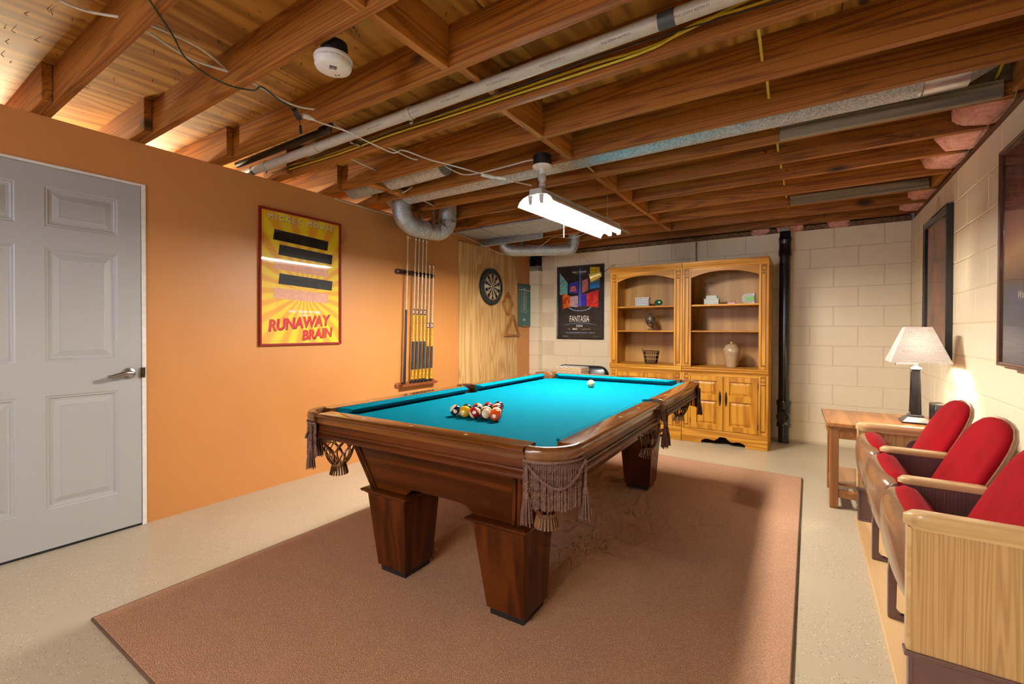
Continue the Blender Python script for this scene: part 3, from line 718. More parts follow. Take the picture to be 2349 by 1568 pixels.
plain('stone_white', (.70, .70, .70), .5); plain('stone_blue', (.10, .14, .19), .5); plain('jade', (.012, .10, .055), .25, coat=.3); plain('egg_bronze', (.085, .07, .05), .4, .4); plain('egg_base', (.20, .11, .05), .35)
plain('ceramic', (.42, .30, .18), .16, coat=.6); plain('celadon', (.50, .54, .46), .5); plain('brick_red', (.45, .05, .05), .5); plain('field_green', (.20, .50, .16), .6); plain('stadium_grey', (.42, .40, .40), .5)
SH1, SH2, SHB = 1.4665, 1.1905, .8035
# box-shaped model building
t = thing('model_building', 'small grey and white model building with rows of blue windows on the left top shelf', 'model', (-1.64, 5.30, SH1))
MB().box(-.075, -.03, 0, .075, .04, .098).build('body', 'stone_white', t, bevel=.002); MB().box(-.083, -.036, .098, .083, .046, .106).build('roof', 'stone_white', t, bevel=.002)
q_ = MB().box(-.0065, -.002, -.0055, .0065, .002, .0055).build('window', 'stone_blue', t); wd = q_.data; bpy.data.objects.remove(q_)
for i in range(7):
    for j in range(5): link('window', wd, t, (-.060+i*.020, -.0305, .014+j*.019))
# green oval ornament
t = thing('oval_ornament', 'small glossy green oval ornament on the left top shelf', 'ornament', (-1.455, 5.29, SH1))
m = MB(); m.lathe([(.001, -.014), (.030, -.012), (.042, -.004), (.043, .004), (.036, .011), (.001, .014)], 24, (0, 0, .046), 'y'); o = m.build('body', 'jade', t, smooth=50); o.scale = (1.05, 1, .8); o.location = (0, 0, .006)
MB().box(-.022, -.012, 0, .022, .012, .012).build('stand', 'egg_base', t, bevel=.003)
# egg on stand
t = thing('carved_egg', 'dark carved egg on a small turned stand, middle shelf of the left bookcase', 'ornament', (-1.548, 5.30, SH2))
m = MB(); m.lathe([(.034, 0), (.036, .006), (.028, .012), (.015, .022), (.012, .036), (.020, .046), (.034, .055), (.041, .066), (.040, .070), (.030, .072)], 28); m.build('stand', 'egg_base', t, smooth=40)
m = MB(); pr = [(max(.0004, .056*math.sin(PI*i/22)*(1+.16*math.cos(PI*i/22))), .130-.073*math.cos(PI*i/22)) for i in range(23)]; m.lathe(pr, 28); m.build('egg', 'egg_bronze', t, smooth=180)
m = MB()
for sg in (-1, 1):
    for k in range(6):
        pts = []
        for i in range(17):
            s_ = .12+.76*i/16; a = 2*PI*k/6+sg*2.0*s_; r_ = .0565*math.sin(PI*s_)*(1+.16*math.cos(PI*s_)); pts.append((r_*math.cos(a), r_*math.sin(a), .130-.073*math.cos(PI*s_)))
        m.tube(pts, .0022, 5)
m.build('carving', 'egg_base', t, smooth=60)
# wire basket
t = thing('wire_basket', 'black scrolled wire basket on the bottom shelf of the left bookcase', 'basket', (-1.535, 5.29, SHB))
def bring(f): return [(-.060-.022*f, -.034-.012*f), (.060+.022*f, -.034-.012*f), (.060+.022*f, .034+.012*f), (-.060-.022*f, .034+.012*f)]
m = MB()
for z, f in ((.004, 0), (.148, 1)): R_ = bring(f); m.tube([(x, y, z) for x, y in R_+[R_[0]]], .0032, 5)
for e in range(4):
    p0, p1 = bring(0)[e], bring(0)[(e+1) % 4]; q0, q1 = bring(1)[e], bring(1)[(e+1) % 4]; n = 6 if e % 2 == 0 else 3
    def at(u, v): a = (p0[0]+(p1[0]-p0[0])*u, p0[1]+(p1[1]-p0[1])*u); b = (q0[0]+(q1[0]-q0[0])*u, q0[1]+(q1[1]-q0[1])*u); return (a[0]+(b[0]-a[0])*v, a[1]+(b[1]-a[1])*v, .004+.144*v)
    for k in range(n+1): m.tube([at(k/n, 0), at(k/n, 1)], .0018, 4)
    for k in range(n):
        for v0 in (.08, .38, .68):
            for ph in (0, PI):
                m.tube([at((k+.5+.36*math.cos(ph+1.6*PI*i/10)*(1-.05*i))/n, v0+.13+.13*math.sin(ph+1.6*PI*i/10)*(1-.05*i)) for i in range(11)], .0014, 4)
m.build('wirework', 'dark_iron', t)
# lidded jar
t = thing('lidded_jar', 'tan ceramic lidded jar on the bottom shelf of the right bookcase', 'jar', (-.690, 5.29, SHB))
pr = [(.050, 0), (.053, .004), (.056, .03), (.066, .08), (.078, .13), (.0845, .165), (.083, .19), (.072, .212), (.062, .220), (.060, .223)]
m = MB()
fine = []
for (a, b), (c, d) in zip(pr, pr[1:]):
    for i in range(4): fine.append((a+(c-a)*i/4, b+(d-b)*i/4))
fine.append(pr[-1]); fine = [(r_+.0007*math.sin(z_*420), z_) for r_, z_ in fine]
m.lathe(fine, 36); m.build('body', 'ceramic', t, smooth=60)
m = MB(); m.lathe([(.066, .219), (.067, .224), (.062, .231), (.040, .243), (.016, .249), (.010, .252), (.014, .259), (.015, .264), (.010, .268), (.0005, .269)], 32); m.build('lid', 'ceramic', t, smooth=40)
# pale model house
t = thing('model_house', 'pale green stepped model building on the right top shelf', 'model', (-.888, 5.30, SH1))
MB().box(-.073, -.035, 0, .073, .035, .060).build('lower_storey', 'celadon', t, bevel=.002); MB().box(-.078, -.04, .058, .078, .04, .066).build('cornice', 'stone_white', t, bevel=.002)
MB().box(-.055, -.028, .066, .055, .028, .098).build('upper_storey', 'celadon', t, bevel=.002); MB().box(-.05, -.024, .098, .05, .024, .104).build('roof', 'celadon', t, bevel=.002)
q_ = MB().box(-.004, -.0015, -.011, .004, .0015, .011).build('window', 'stone_white', t); wd = q_.data; bpy.data.objects.remove(q_)
for i in range(9): link('window', wd, t, (-.06+i*.015, -.0358, .040))
for i in range(3): link('arch', wd, t, (-.02+i*.02, -.0358, .014))
# little red block sign
t = thing('red_model', 'tiny red and white block model on the right top shelf', 'model', (-.693, 5.29, SH1))
MB().box(-.039, -.012, 0, .039, .012, .029).build('body', 'brick_red', t, bevel=.001); MB().box(-.033, -.013, .007, .033, -.011, .022).build('front_panel', 'stone_white', t)
m = MB()
for i in range(6): m.box(-.028+i*.010, -.0136, .010, -.022+i*.010, -.0128, .019)
m.build('windows', 'brick_red', t)
# horseshoe stadium model
t = thing('stadium_model', 'grey horseshoe stadium model with a green field on the right top shelf', 'model', (-.535, 5.30, SH1))
def horse(r, x1, zc=.055): return [(x1, zc+r)]+[(r*math.cos(a)-.005, zc+r*math.sin(a)) for a in [PI/2+PI*i/16 for i in range(17)]]+[(x1, zc-r)]
for nm, r0, y0, y1, mt in (('outer_bowl', .055, -.020, .02, 'stadium_grey'), ('inner_bowl', .034, -.0225, -.02, 'brick_red'), ('rim', .030, -.0235, -.0225, 'stone_white'), ('field', .026, -.025, -.0235, 'field_green')):
    MB().prism(horse(r0, .058 if r0 > .03 else .052), 'y', y0, y1).build(nm, mt, t, bevel=.001 if r0 > .05 else 0)
MB().box(.058, -.024, 0, .066, .02, .112).build('end_tower', 'stone_blue', t, bevel=.001)
for z in (.012, .096): MB().box(.044, -.0225, z-.008, .055, -.0195, z+.008).build('corner_panel', 'stone_white', t)

# ------------------------------------------------------------------ black drain pipe
t = thing('drain_pipe', 'glossy black vertical drain pipe with a round cleanout between bookcase and wall', 'pipe', (-.225, 5.63, 0))
m = MB(); m.lathe([(.052, 0), (.052, 2.12)], 28); m.build('pipe', 'abs_black', t, smooth=40)
m = MB(); m.lathe([(.052, .17), (.066, .17), (.068, .175), (.068, .20), (.062, .21), (.062, .40), (.068, .41), (.068, .445), (.066, .45), (.052, .45)], 28); f_ = m.build('cleanout_tee', 'abs_black', t, smooth=40)
m = MB(); d_ = Vector((-.1, -1, 0)).normalized()
m.lathe([(.060, 0), (.060, .05), (.057, .055), (.0, .055)], 28, (0, 0, 0)); c_ = m.build('cleanout_cap', 'abs_black', f_, smooth=40); c_.location = (0, -.045, .285); c_.rotation_euler = (PI/2, 0, -.12)
m = MB(); m.box(-.02, -.02, .055, .02, .02, .072); k_ = m.build('cap_nut', 'abs_black', f_, bevel=.003); k_.location = (0, -.045, .285); k_.rotation_euler = (PI/2, .6, -.12)
m = MB(); m.lathe([(.052, 1.98), (.062, 1.98), (.062, 2.05), (.058, 2.055), (.058, 2.13), (.062, 2.14), (.062, 2.17), (.054, 2.19), (.05, 2.24)], 28); m.build('coupling', 'abs_black', t, smooth=40)
m = MB(); m.lathe([(.044, 2.2), (.050, 2.235), (.046, 2.26), (.03, 2.28), (.001, 2.285)], 20); m.build('dusty_top', 'stadium_grey', t, smooth=40)
# thin conduit up the back wall
t = MB().tube([(-1.135, YB-.012, 1.925), (-1.135, YB-.012, 2.25)], .008, 8).build('conduit', 'steel'); tag(t, 'thin grey conduit rising from the bookcase tops to the ceiling', 'conduit')

# ------------------------------------------------------------------ framed posters (local frame: x right, y up, z out)
plain('red_frame', (.23, .012, .006), .55, spec=.2); plain('black_frame', (.012, .012, .013), .3, coat=.3); plain('brown_frame', (.12, .045, .025), .35, coat=.3); plain('white_ink', (.85, .83, .80), .6, var=.02); plain('cream_ink', (.80, .70, .45), .6); plain('red_ink', (.62, .014, .02), .6); plain('grey_ink', (.35, .25, .15), .6); plain('cyan_ink', (.25, .45, .80), .6)
plain('pink_ink', (.80, .40, .28), .6); plain('black_ink', (.012, .012, .014), .6); plain('deepred_ink', (.30, .01, .012), .6); plain('wire', (.35, .33, .3), .4, .6)
def frame(t, w, h, fw, fd, mat, z0=0.0):
    m = MB()
    o = [(-w/2, 0), (w/2, 0), (w/2, h), (-w/2, h)]
    prof = [(0, z0), (0, z0+fd), (fw*.35, z0+fd), (fw*.5, z0+fd-.003), (fw, z0+fd-.005), (fw, z0)]
    rings = []
    for (dx, dy) in ((1, 1), (-1, 1), (-1, -1), (1, -1)):
        cx, cy = (-w/2 if dx > 0 else w/2), (0 if dy > 0 else h)
        rings.append([(cx+dx*e, cy+dy*e, z) for e, z in prof])
    rings.append(rings[0]); m.loft(rings, caps=False); m.build('frame', mat, t)
    MB().box(-w/2+fw*.5, fw*.5, z0, w/2-fw*.5, h-fw*.5, z0+.003).build('backing', 'black_ink', t)
def pane(t, w, h, fw, z):
    MB().box(-w/2+fw*.9, fw*.9, z, w/2-fw*.9, h-fw*.9, z+.0015).build('glass_pane', 'pane_glass', t)
def ell(cx, cy, a, b, rot=0, n=32, k0=0, k1=2*PI):
    c, s = math.cos(rot), math.sin(rot); out = []
    for i in range(n):
        t_ = k0+(k1-k0)*i/n; x, y = a*math.cos(t_), b*math.sin(t_); out.append((cx+c*x-s*y, cy+s*x+c*y))
    return out
def ink(t, poly, z, mat, name='printed_shape'): return MB().prism(poly, 'z', z, z+.0002).build(name, mat, t)
# yellow sunburst poster on the orange wall
q = NT('sunburst'); tc = q.n('TexCoord'); sx = q.n('SeparateXYZ', {0: tc.outputs['Object']})
an = q.math('ARCTAN2', q.math('SUBTRACT', sx.outputs[1], .42), q.math('SUBTRACT', sx.outputs[0], .02)); nn = q.noise(tc.outputs['Object'], 3, 2)
ry = q.math('MULTIPLY_ADD', q.math('SINE', q.math('ADD', q.math('MULTIPLY', an, 22.0), q.math('MULTIPLY', nn, 2.5))), .5); ry.inputs[2].default_value = .5
q.out(q.ramp(ry, [(.25, (.86, .60, .006)), (.8, (.80, .36, .008))]), .5)
t = thing('sunburst_poster', 'yellow sunburst film poster in a thin red frame on the orange wall', 'poster', (XL, 2.111, 1.065), R_LEFT)
frame(t, .692, 1.028, .016, .020, 'red_frame'); MB().box(-.332, .014, .003, .332, 1.014, .006).build('print', 'sunburst', t); pane(t, .692, 1.028, .016, .0135)
z_ = .0062
text('MICKEY MOUSE', .058, 'ink', t, (.003, .964, z_), spacing=1.55, sx=.95); text('MICKEY MOUSE', .058, 'white_ink', t, (0, .968, z_+.0003), spacing=1.55, sx=.95)
# plain abstract swatches where the artwork stands
for k_, (x0_, y0_, w_, h_, c_) in enumerate(((-.24, .80, .46, .08, 'black_ink'), (-.20, .69, .46, .08, 'black_ink'), (-.24, .58, .46, .08, 'pink_ink'), (-.20, .47, .46, .08, 'black_ink'), (-.24, .36, .46, .08, 'pink_ink'))): ink(t, [(x0_, y0_), (x0_+w_, y0_-.02), (x0_+w_+.01, y0_+h_-.02), (x0_+.01, y0_+h_)], z_+.0002*k_, c_)
text('WALT DISNEY PICTURES', .026, 'white_ink', t, (.02, .262, z_), sx=.95, bold=.0006); text('presents', .024, 'white_ink', t, (.02, .238, z_))
for dx, mt, dz in ((.004, 'black_ink', 0), (0, 'red_ink', .0004)):
    text('RUNAWAY', .118, mt, t, (-.03+dx, .172-dx, z_+dz), shear=.25, sx=.86, rotz=.10, bold=.004); text('BRAIN', .105, mt, t, (.12+dx, .085-dx, z_+dz), shear=.25, sx=.9, rotz=.10, bold=.004)
text('GENERAL AUDIENCES      RATED', .012, 'grey_ink', t, (-.20, .034, z_)); text('WALT DISNEY PICTURES', .011, 'grey_ink', t, (.24, .034, z_)); MB().box(-.06, .028, z_, .14, .031, z_+.0002).build('credit_line', 'grey_ink', t)
# dark poster on the back wall
t = thing('dark_film_poster', 'black film poster with coloured scene panels and white title on the back wall', 'poster', (-2.640, YB-.0045, 1.066), R_BACK)
frame(t, .700, 1.012, .014, .020, 'black_frame'); plain('poster_black', (.016, .011, .010), .5); MB().box(-.338, .012, .003, .338, 1.0, .006).build('print', 'poster_black', t); pane(t, .700, 1.012, .014, .0135)
q = NT('panel_art'); c = q.coords(rand=9); n = q.noise(c, 11, 4, .6, 1.5); oi = q.n('ObjectInfo'); hs = q.n('HueSaturation', {'Color': oi.outputs['Color'], 'Hue': q.math('MULTIPLY_ADD', n, .16), 'Saturation': 1.25, 'Value': q.math('MULTIPLY', n, 1.9)})
hs.inputs['Hue'].links[0].from_node.inputs[2].default_value = .42; q.out(hs.outputs[0], .5)
def art(poly, col, k=0):
    o = ink(t, poly, .0062+.0002*k, 'panel_art', 'scene_panel'); o.color = (*col, 1)
art([(-.315, .93), (-.19, .78), (-.19, .62), (-.31, .62)], (.25, .55, .52), 1); art([(-.17, .77), (-.03, .80), (-.03, .63), (-.17, .64)], (.10, .10, .42), 2); art([(-.14, .73), (-.07, .73), (-.06, .66), (-.15, .66)], (.75, .25, .25), 4)
art([(.03, .80), (.12, .83), (.12, .67), (.03, .63)], (.50, .22, .25), 3); art([(.145, .98), (.285, .97), (.285, .72), (.145, .68)], (.70, .50, .10), 2); art([(.145, .77), (.285, .80), (.285, .70), (.145, .68)], (.05, .28, .65), 5)
art([(-.27, .64), (-.15, .60), (-.15, .45), (-.26, .42)], (.70, .20, .10), 3); art([(-.15, .59), (-.03, .60), (-.03, .44), (-.15, .45)], (.55, .40, .45), 5); art([(.10, .62), (.27, .67), (.27, .43), (.10, .45)], (.62, .04, .05), 4); art([(-.03, .61), (.10, .62), (.10, .46), (-.03, .45)], (.12, .10, .50), 3)
q = NT('beam_ink'); q.out((.05, .14, .62), .5)
ink(t, [(-.02, .45), (.02, .45), (.007, .985), (-.007, .985)], .0078, 'beam_ink', 'light_beam')
for k in range(22):
    a = PI*(1.12+.76*k/21); ink(t, ell(.0+.17*math.cos(a), .46+.07*math.sin(a), .008, .005), .0072, 'cyan_ink' if k % 3 else 'white_ink', 'printed_dot')
text('WALT DISNEY', .034, 'white_ink', t, (-.01, .922, z_+.002), bold=.0006); text('PICTURES PRESENTS', .012, 'white_ink', t, (-.01, .898, z_+.002), spacing=1.3)
text('FANTASIA', .125, 'white_ink', t, (-.01, .275, z_), sx=.52, bold=.0005); text('2000', .045, 'white_ink', t, (-.01, .182, z_), sx=1.15)
m = MB(); m.tube([(-.235+.47*i/20, .196+.026*math.sin(PI*i/20), z_) for i in range(21)], .0022, 4); m.build('title_arc', 'cyan_ink', t)
text('THE', .016, 'white_ink', t, (-.165, .138, z_), spacing=1.5); text('IMAX', .030, 'white_ink', t, (-.075, .139, z_), bold=.0012); text('EXPERIENCE', .016, 'white_ink', t, (.09, .138, z_), spacing=1.6)
text('EXCLUSIVE ENGAGEMENT JANUARY 1 - APRIL 30', .0235, 'cyan_ink', t, (0, .088, z_), sx=.84); text('www.disney.com', .013, 'white_ink', t, (-.22, .04, z_)); text('PRINTED IN U.S.A.', .011, 'grey_ink', t, (.24, .036, z_))
m = MB(); m.tube([(-.10, 1.01, .004), (.03, 1.155, .004), (.16, 1.01, .004)], .0014, 4); m.build('hanging_wire', 'wire', t)
# black framed poster, far on the right wall
q = NT('red_haze'); tc = q.n('TexCoord'); n = q.noise(tc.outputs['Object'], 3.2, 3, .5, .6); q.out(q.ramp(n, [(.40, (.03, .012, .012)), (.58, (.36, .035, .02))]), .5)
t = thing('red_black_poster', 'dark red poster in a wide black frame behind the lamp', 'poster', (XR-.0045, 4.60, .99), R_RIGHT)
frame(t, .77, 1.07, .045, .036, 'black_frame'); MB().box(-.345, .04, .003, .345, 1.03, .010).build('print', 'red_haze', t); pane(t, .77, 1.07, .045, .020)
text('M', .10, 'red_ink', t, (.18, .16, .0104), sx=.5, bold=.002)
m = MB(); m.tube([(-.1, 1.06, .01), (-.02, 1.21, .006), (.06, 1.06, .01)], .0014, 4); m.build('hanging_wire', 'wire', t)
# brown framed poster, near on the right wall
q = NT('dusk_print'); tc = q.n('TexCoord'); sx = q.n('SeparateXYZ', {0: tc.outputs['Object']}); n = q.noise(tc.outputs['Object'], 4, 3)
g = q.math('ADD', sx.outputs[1], q.math('MULTIPLY', n, .12)); q.out(q.ramp(g, [(.05, (.03, .03, .05)), (.40, (.04, .05, .12)), (.46, (.10, .05, .04)), (.60, (.55, .30, .14)), (.72, (.36, .13, .10)), (.95, (.14, .05, .06))]), .5)
t = thing('dusk_poster', 'dusky orange and blue film poster in a thin brown frame, nearest on the right wall', 'poster', (XR-.0045, 2.88, 1.02), R_RIGHT)
frame(t, .70, 1.055, .018, .028, 'brown_frame'); MB().box(-.335, .016, .003, .335, 1.04, .008).build('print', 'dusk_print', t); pane(t, .70, 1.055, .018, .016)
ink(t, ell(-.02, .62, .055, .21, .1), .0083, 'black_ink'); ink(t, ell(.02, .60, .035, .15, .05), .0086, 'pink_ink'); text('Walt Disney', .05, 'cream_ink', t, (-.03, .335, .0084), shear=.2); text('PICTURES', .022, 'cream_ink', t, (-.03, .295, .0084))
MB().box(-.10, -.02, .004, .25, .0, .022).build('bottom_clip', 'brown_frame', t, bevel=.003)
# brass clip-on picture lamp
t = thing('clip_lamp', 'small brass clip-on lamp with a cone shade in front of the black poster', 'lamp', (-1.965, 5.22, 1.923))
m = MB(); m.box(-.02, -.03, 0, -.002, .03, .014); m.box(.006, -.012, 0, .012, .012, .06); m.box(-.012, -.012, .01, -.006, .012, .055); m.build('clip', 'brass_yellow', t, bevel=.001)
m = MB(); m.tube(smoothp([(-.01, 0, .03), (-.05, .03, .034), (-.12, .07, .0), (-.20, .10, -.035)], 6), .004, 6); m.build('gooseneck', 'dark_iron', t, smooth=60)
sh = MB(); sh.lathe([(.012, .0), (.034, .01), (.038, .03), (.052, .150), (.050, .150), (.036, .03)], 24); o = sh.build('shade', 'brass_yellow', t, smooth=40); o.location = (-.195, .10, -.03); o.rotation_euler = (0, -PI/2-.35, .25)
# ------------------------------------------------------------------ left wall: plywood board, dartboard, racks, score board
o = MB().box(0, 4.035, .03, .018, 5.262, 2.206).build('plywood_board', 'maple_ply', loc=(XL+.001, 0, 0), bevel=.001); tag(o, 'tall blond plywood sheet leaning on the orange wall behind the dartboard', 'plywood')
plain('dart_black', (.014, .013, .012), .8); plain('dart_cream', (.50, .39, .22), .85); plain('dart_red', (.42, .03, .02), .8); plain('dart_green', (.05, .20, .09), .8); plain('dart_rim', (.022, .030, .032), .6); plain('dart_num', (.30, .31, .31), .6)
t = thing('dartboard', 'round bristle dartboard with cream and black wedges on the plywood', 'dartboard', (XL+.020, 4.626, 1.728), R_LEFT)
m = MB(); m.lathe([(.226, 0), (.2265, .004), (.2265, .034), (.224, .038), (.168, .038), (.0, .0375)], 64); m.build('board', 'dart_rim', t, smooth=40)
rings_ = [(.016, .098, 0), (.098, .108, 1), (.108, .158, 0), (.158, .168, 1)]
m = MB()
for k in range(20):
    a0, a1 = PI/2+(k-.5)*PI/10, PI/2+(k+.5)*PI/10
    for r0, r1, dbl in rings_:
        m.cur = (2 if k % 2 == 0 else 3) if dbl else (0 if k % 2 == 0 else 1)
        ps = [(r0*math.cos(a0+(a1-a0)*i/3), r0*math.sin(a0+(a1-a0)*i/3), .0385) for i in range(4)]+[(r1*math.cos(a1-(a1-a0)*i/3), r1*math.sin(a1-(a1-a0)*i/3), .0385) for i in range(4)]
        m.add(ps, [list(range(8))])
m.cur = 3; m.add([(.016*math.cos(2*PI*i/20), .016*math.sin(2*PI*i/20), .0386) for i in range(20)], [list(range(20))]); m.cur = 2; m.add([(.007*math.cos(2*PI*i/16), .007*math.sin(2*PI*i/16), .0389) for i in range(16)], [list(range(16))])
m.build('wedges', ['dart_black', 'dart_cream', 'dart_red', 'dart_green'], t)
m = MB()
for r_ in (.016, .098, .108, .158, .168): m.tube([(r_*math.cos(2*PI*i/48), r_*math.sin(2*PI*i/48), .0395) for i in range(49)], .0008, 4)
for k in range(20):
    a = PI/2+(k+.5)*PI/10; m.tube([(.016*math.cos(a), .016*math.sin(a), .0395), (.168*math.cos(a), .168*math.sin(a), .0395)], .0007, 4)
m.build('wire_spider', 'steel', t)
for k, nmb in enumerate([20, 1, 18, 4, 13, 6, 10, 15, 2, 17, 3, 19, 7, 16, 8, 11, 14, 9, 12, 5]):
    a = PI/2-k*PI/10; text(str(nmb), .026, 'dart_num', t, (.194*math.cos(a), .194*math.sin(a), .0387), 'number', rotz=a-PI/2)
# ball racks
wood('rack_wood', (.28, .12, .03), (.42, .20, .06), 'x', .6, 9, 20, .35, .4, 0, coat=.3, rand=20)
def rackframe(name, label, pts, wid, dep, loc):
    t = thing(name, label, 'ball rack', loc, R_LEFT); m = MB(); n = len(pts)
    C = Vector((sum(p[0] for p in pts)/n, sum(p[1] for p in pts)/n)); out = []
    rings = []
    for i, p in enumerate(pts):
        P0, P1, P2 = Vector(pts[i-1]), Vector(p), Vector(pts[(i+1) % n])
        d1, d2 = (P1-P0).normalized(), (P2-P1).normalized(); n1, n2 = Vector((-d1.y, d1.x)), Vector((-d2.y, d2.x)); b = (n1+n2).normalized(); k = wid/max(.3, b.dot(n1))
        a, c = P1, P1+b*k
        rings.append([(a.x, a.y, 0), (a.x, a.y, dep), (c.x, c.y, dep), (c.x, c.y, 0)])
    rings.append(rings[0]); m.loft(rings, caps=False); m.build('frame', 'rack_wood', t, bevel=.003)
    m = MB(); px, py = max(pts, key=lambda p: p[1]); m.tube([(px, py-wid-.012, -.0), (px, py-wid-.012, dep+.006)], .003, 6); m.build('peg', 'steel', t)
rackframe('diamond_rack', 'diamond-shaped wooden ball rack hanging beside the dartboard', [(0, -.158), (.128, 0), (0, .158), (-.128, 0)], .021, .040, (XL+.020, 5.006, 1.534))
rackframe('triangle_rack', 'triangular wooden ball rack hanging below the diamond rack', [(-.178, -.14), (.178, -.14), (.016, .148), (-.016, .148)], .021, .042, (XL+.020, 5.112, 1.25))
# green score board
plain('chalk_green', (.075, .175, .165), .7)
t = thing('score_board', 'narrow green dart score board with white lines at the end of the orange wall', 'score board', (XL+.004, 5.475, 1.238), R_LEFT)
MB().box(-.173, 0, 0, .173, .595, .012).build('board', 'chalk_green', t, bevel=.002)
m = MB(); z = .0122
m.box(-.165, .510, z, .165, .516, z+.0003); m.box(-.10, .20, z, -.097, .505, z+.0003); m.box(.047, .19, z, .050, .505, z+.0003)
for k in range(8): a = .20+k*.037; m.box(-.055, a, z, .012, a+.003, z+.0003)
m.box(-.055, .19, z, -.052, .50, z+.0003); m.box(.009, .19, z, .012, .50, z+.0003); m.build('printed_lines', 'white_ink', t)
text('CRICKET', .034, 'white_ink', t, (-.02, .527, z), sx=.7)
for k, s_ in enumerate(['20', '19', '18', '17', '16', '15', 'B']): text(s_, .030, 'white_ink', t, (-.021, .478-k*.037, z), sx=.9)
text('301', .045, 'white_ink', t, (-.02, .095, z), bold=.001)
MB().box(-.08, .002, .012, .07, .016, .036).build('chalk_tray', 'rack_wood', t, bevel=.002)

# ------------------------------------------------------------------ cue rack and cues
wood('rack_dark', (.05, .014, .008), (.11, .03, .014), 'x', .5, 9, 20, .3, .4, 0, coat=.4, rand=20); wood('rack_red', (.20, .055, .018), (.33, .10, .032), 'x', .5, 9, 20, .3, .4, 0, coat=.4, rand=20)
t = thing('cue_rack', 'two-piece wooden cue rack on the orange wall, clip bar above and ledge below', 'cue rack', (XL+.0015, 3.345, 0), R_LEFT)
def slot(w, h0, h1, r): return [(-w, h0)]+[(-w-r*math.sin(PI*i/8), h0+(h1-h0)*(1-math.cos(PI*i/8))/2) for i in range(1, 8)]+[(-w, h1), (w, h1)]+[(w+r*math.sin(PI*i/8), h1-(h1-h0)*(1-math.cos(PI*i/8))/2) for i in range(1, 8)]+[(w, h0)]
MB().prism(slot(.252, 1.735, 1.785, .022), 'z', 0, .018).build('clip_bar', 'rack_dark', t, bevel=.003, seg=2)
m = MB()
for y in (3.19, 3.30, 3.352, 3.407, 3.459, 3.509, 3.566): m.tube([(y-3.345-.014, 1.76, .018), (y-3.345-.018, 1.76, .05), (y-3.345, 1.76, .068)], .004, 5); m.tube([(y-3.345+.014, 1.76, .018), (y-3.345+.018, 1.76, .05)], .004, 5)
m.build('clips', 'plastic_black', t)
MB().prism(slot(.252, .618, .668, .022), 'z', 0, .016).build('back_board', 'rack_red', t, bevel=.003, seg=2)
MB().prism([(-.225, .016), (.27, .016), (.27, .062), (.262, .070), (-.217, .070), (-.225, .062)], 'y', .625, .650).build('ledge', 'rack_red', t, bevel=.003, seg=2)
for x in (-.245, .245): MB().lathe([(.009, .016), (.009, .019), (.004, .021)], 12, (x, .643, 0)).build('screw_cap', 'satin_nickel', t); MB().lathe([(.009, .018), (.009, .021), (.004, .023)], 12, (x, 1.76, 0)).build('screw_cap', 'satin_nickel', t)
plain('cue_maple', (.62, .44, .24), .2, coat=.6); plain('cue_black', (.012, .012, .013), .3, coat=.3); plain('cue_wrap', (.026, .034, .036), .8); plain('chrome', (.75, .75, .76), .12, 1); plain('cue_tip', (.10, .12, .16), .8); plain('ferrule', (.80, .78, .72), .3)
q = NT('cue_gold'); c = q.coords((60, 60, 14)); n = q.noise(c, 2, 4, .7, 1); q.out(q.ramp(n, [(.35, (.16, .06, .005)), (.5, (.62, .36, .015)), (.65, (.80, .55, .05))]), .2, coat=.6)
def cue(label, yb, yt, L, style):
    t = thing('pool_cue', label, 'pool cue', (XL+.045, yb, .652), group='cues in the wall rack')
    t.rotation_euler = (-math.atan2(yt-yb, L), 0, 0)
    def seg(nm, z0, z1, r0, r1, mat, par=None): return MB().lathe([(r0, z0), (r1, z1)], 14).build(nm, mat, par or t, smooth=40)
    R = lambda z: .0148-(.0148-.0062)*(z/L)
    if style == 'black':
        seg('butt', 0, .735, R(0), R(.735), 'cue_black'); s_ = seg('shaft', .735, L-.02, R(.735), R(L-.02), 'cue_maple')
    else:
        j = .735 if style == 'gold' else .60
        g0, g1, b1 = (.135, .42, .038) if style == 'gold' else (.135, .365, .025)
        seg('bumper', 0, b1, R(0), R(b1), 'cue_black'); seg('butt_sleeve', b1, g0, R(b1), R(g0), 'cue_gold'); seg('grip', g0, g1, R(g0)+.0004, R(g1)+.0004, 'cue_wrap')
        f = seg('forearm', g1, j-.045, R(g1), R(j-.045), 'cue_gold'); seg('ring', j-.045, j-.035, R(j-.045)+.0003, R(j-.035)+.0003, 'cue_black', f); seg('joint_collar', j-.035, j, R(j-.03)+.0003, R(j)+.0003, 'chrome', f); seg('ring', j, j+.01, R(j)+.0003, R(j)+.0003, 'cue_black', f)
        s_ = seg('shaft', j+.01, L-.035, R(j), R(L-.03), 'cue_maple')
    seg('ferrule', L-.035, L-.01, R(L-.03), R(L), 'ferrule', s_); seg('tip', L-.010, L, R(L), R(L)-.0005, 'cue_tip', s_)
    if style == 'black':
        m = MB(); m.tube([(0, -.03, L-.012), (0, .035, L-.02)], .004, 6); m.lathe([(.010, L-.035), (.008, L-.01), (.012, L-.004)], 12); m.build('bridge_head', 'brass_yellow', t, smooth=40)
cue('bridge stick with a long plain black handle, leftmost in the cue rack', 3.157, 3.207, 1.47, 'black')
for k, (a, b) in enumerate(((3.262, 3.315), (3.312, 3.364), (3.367, 3.42), (3.420, 3.471))): cue('full-length gold-sleeved pool cue, %s of the four tall ones in the rack' % ['leftmost', 'second', 'third', 'rightmost'][k], a, b, 1.475, 'gold')
cue('left one of the two short gold-sleeved cues at the right of the rack', 3.474, 3.517, 1.222, 'short'); cue('right one of the two short gold-sleeved cues at the right of the rack', 3.533, 3.573, 1.224, 'short')

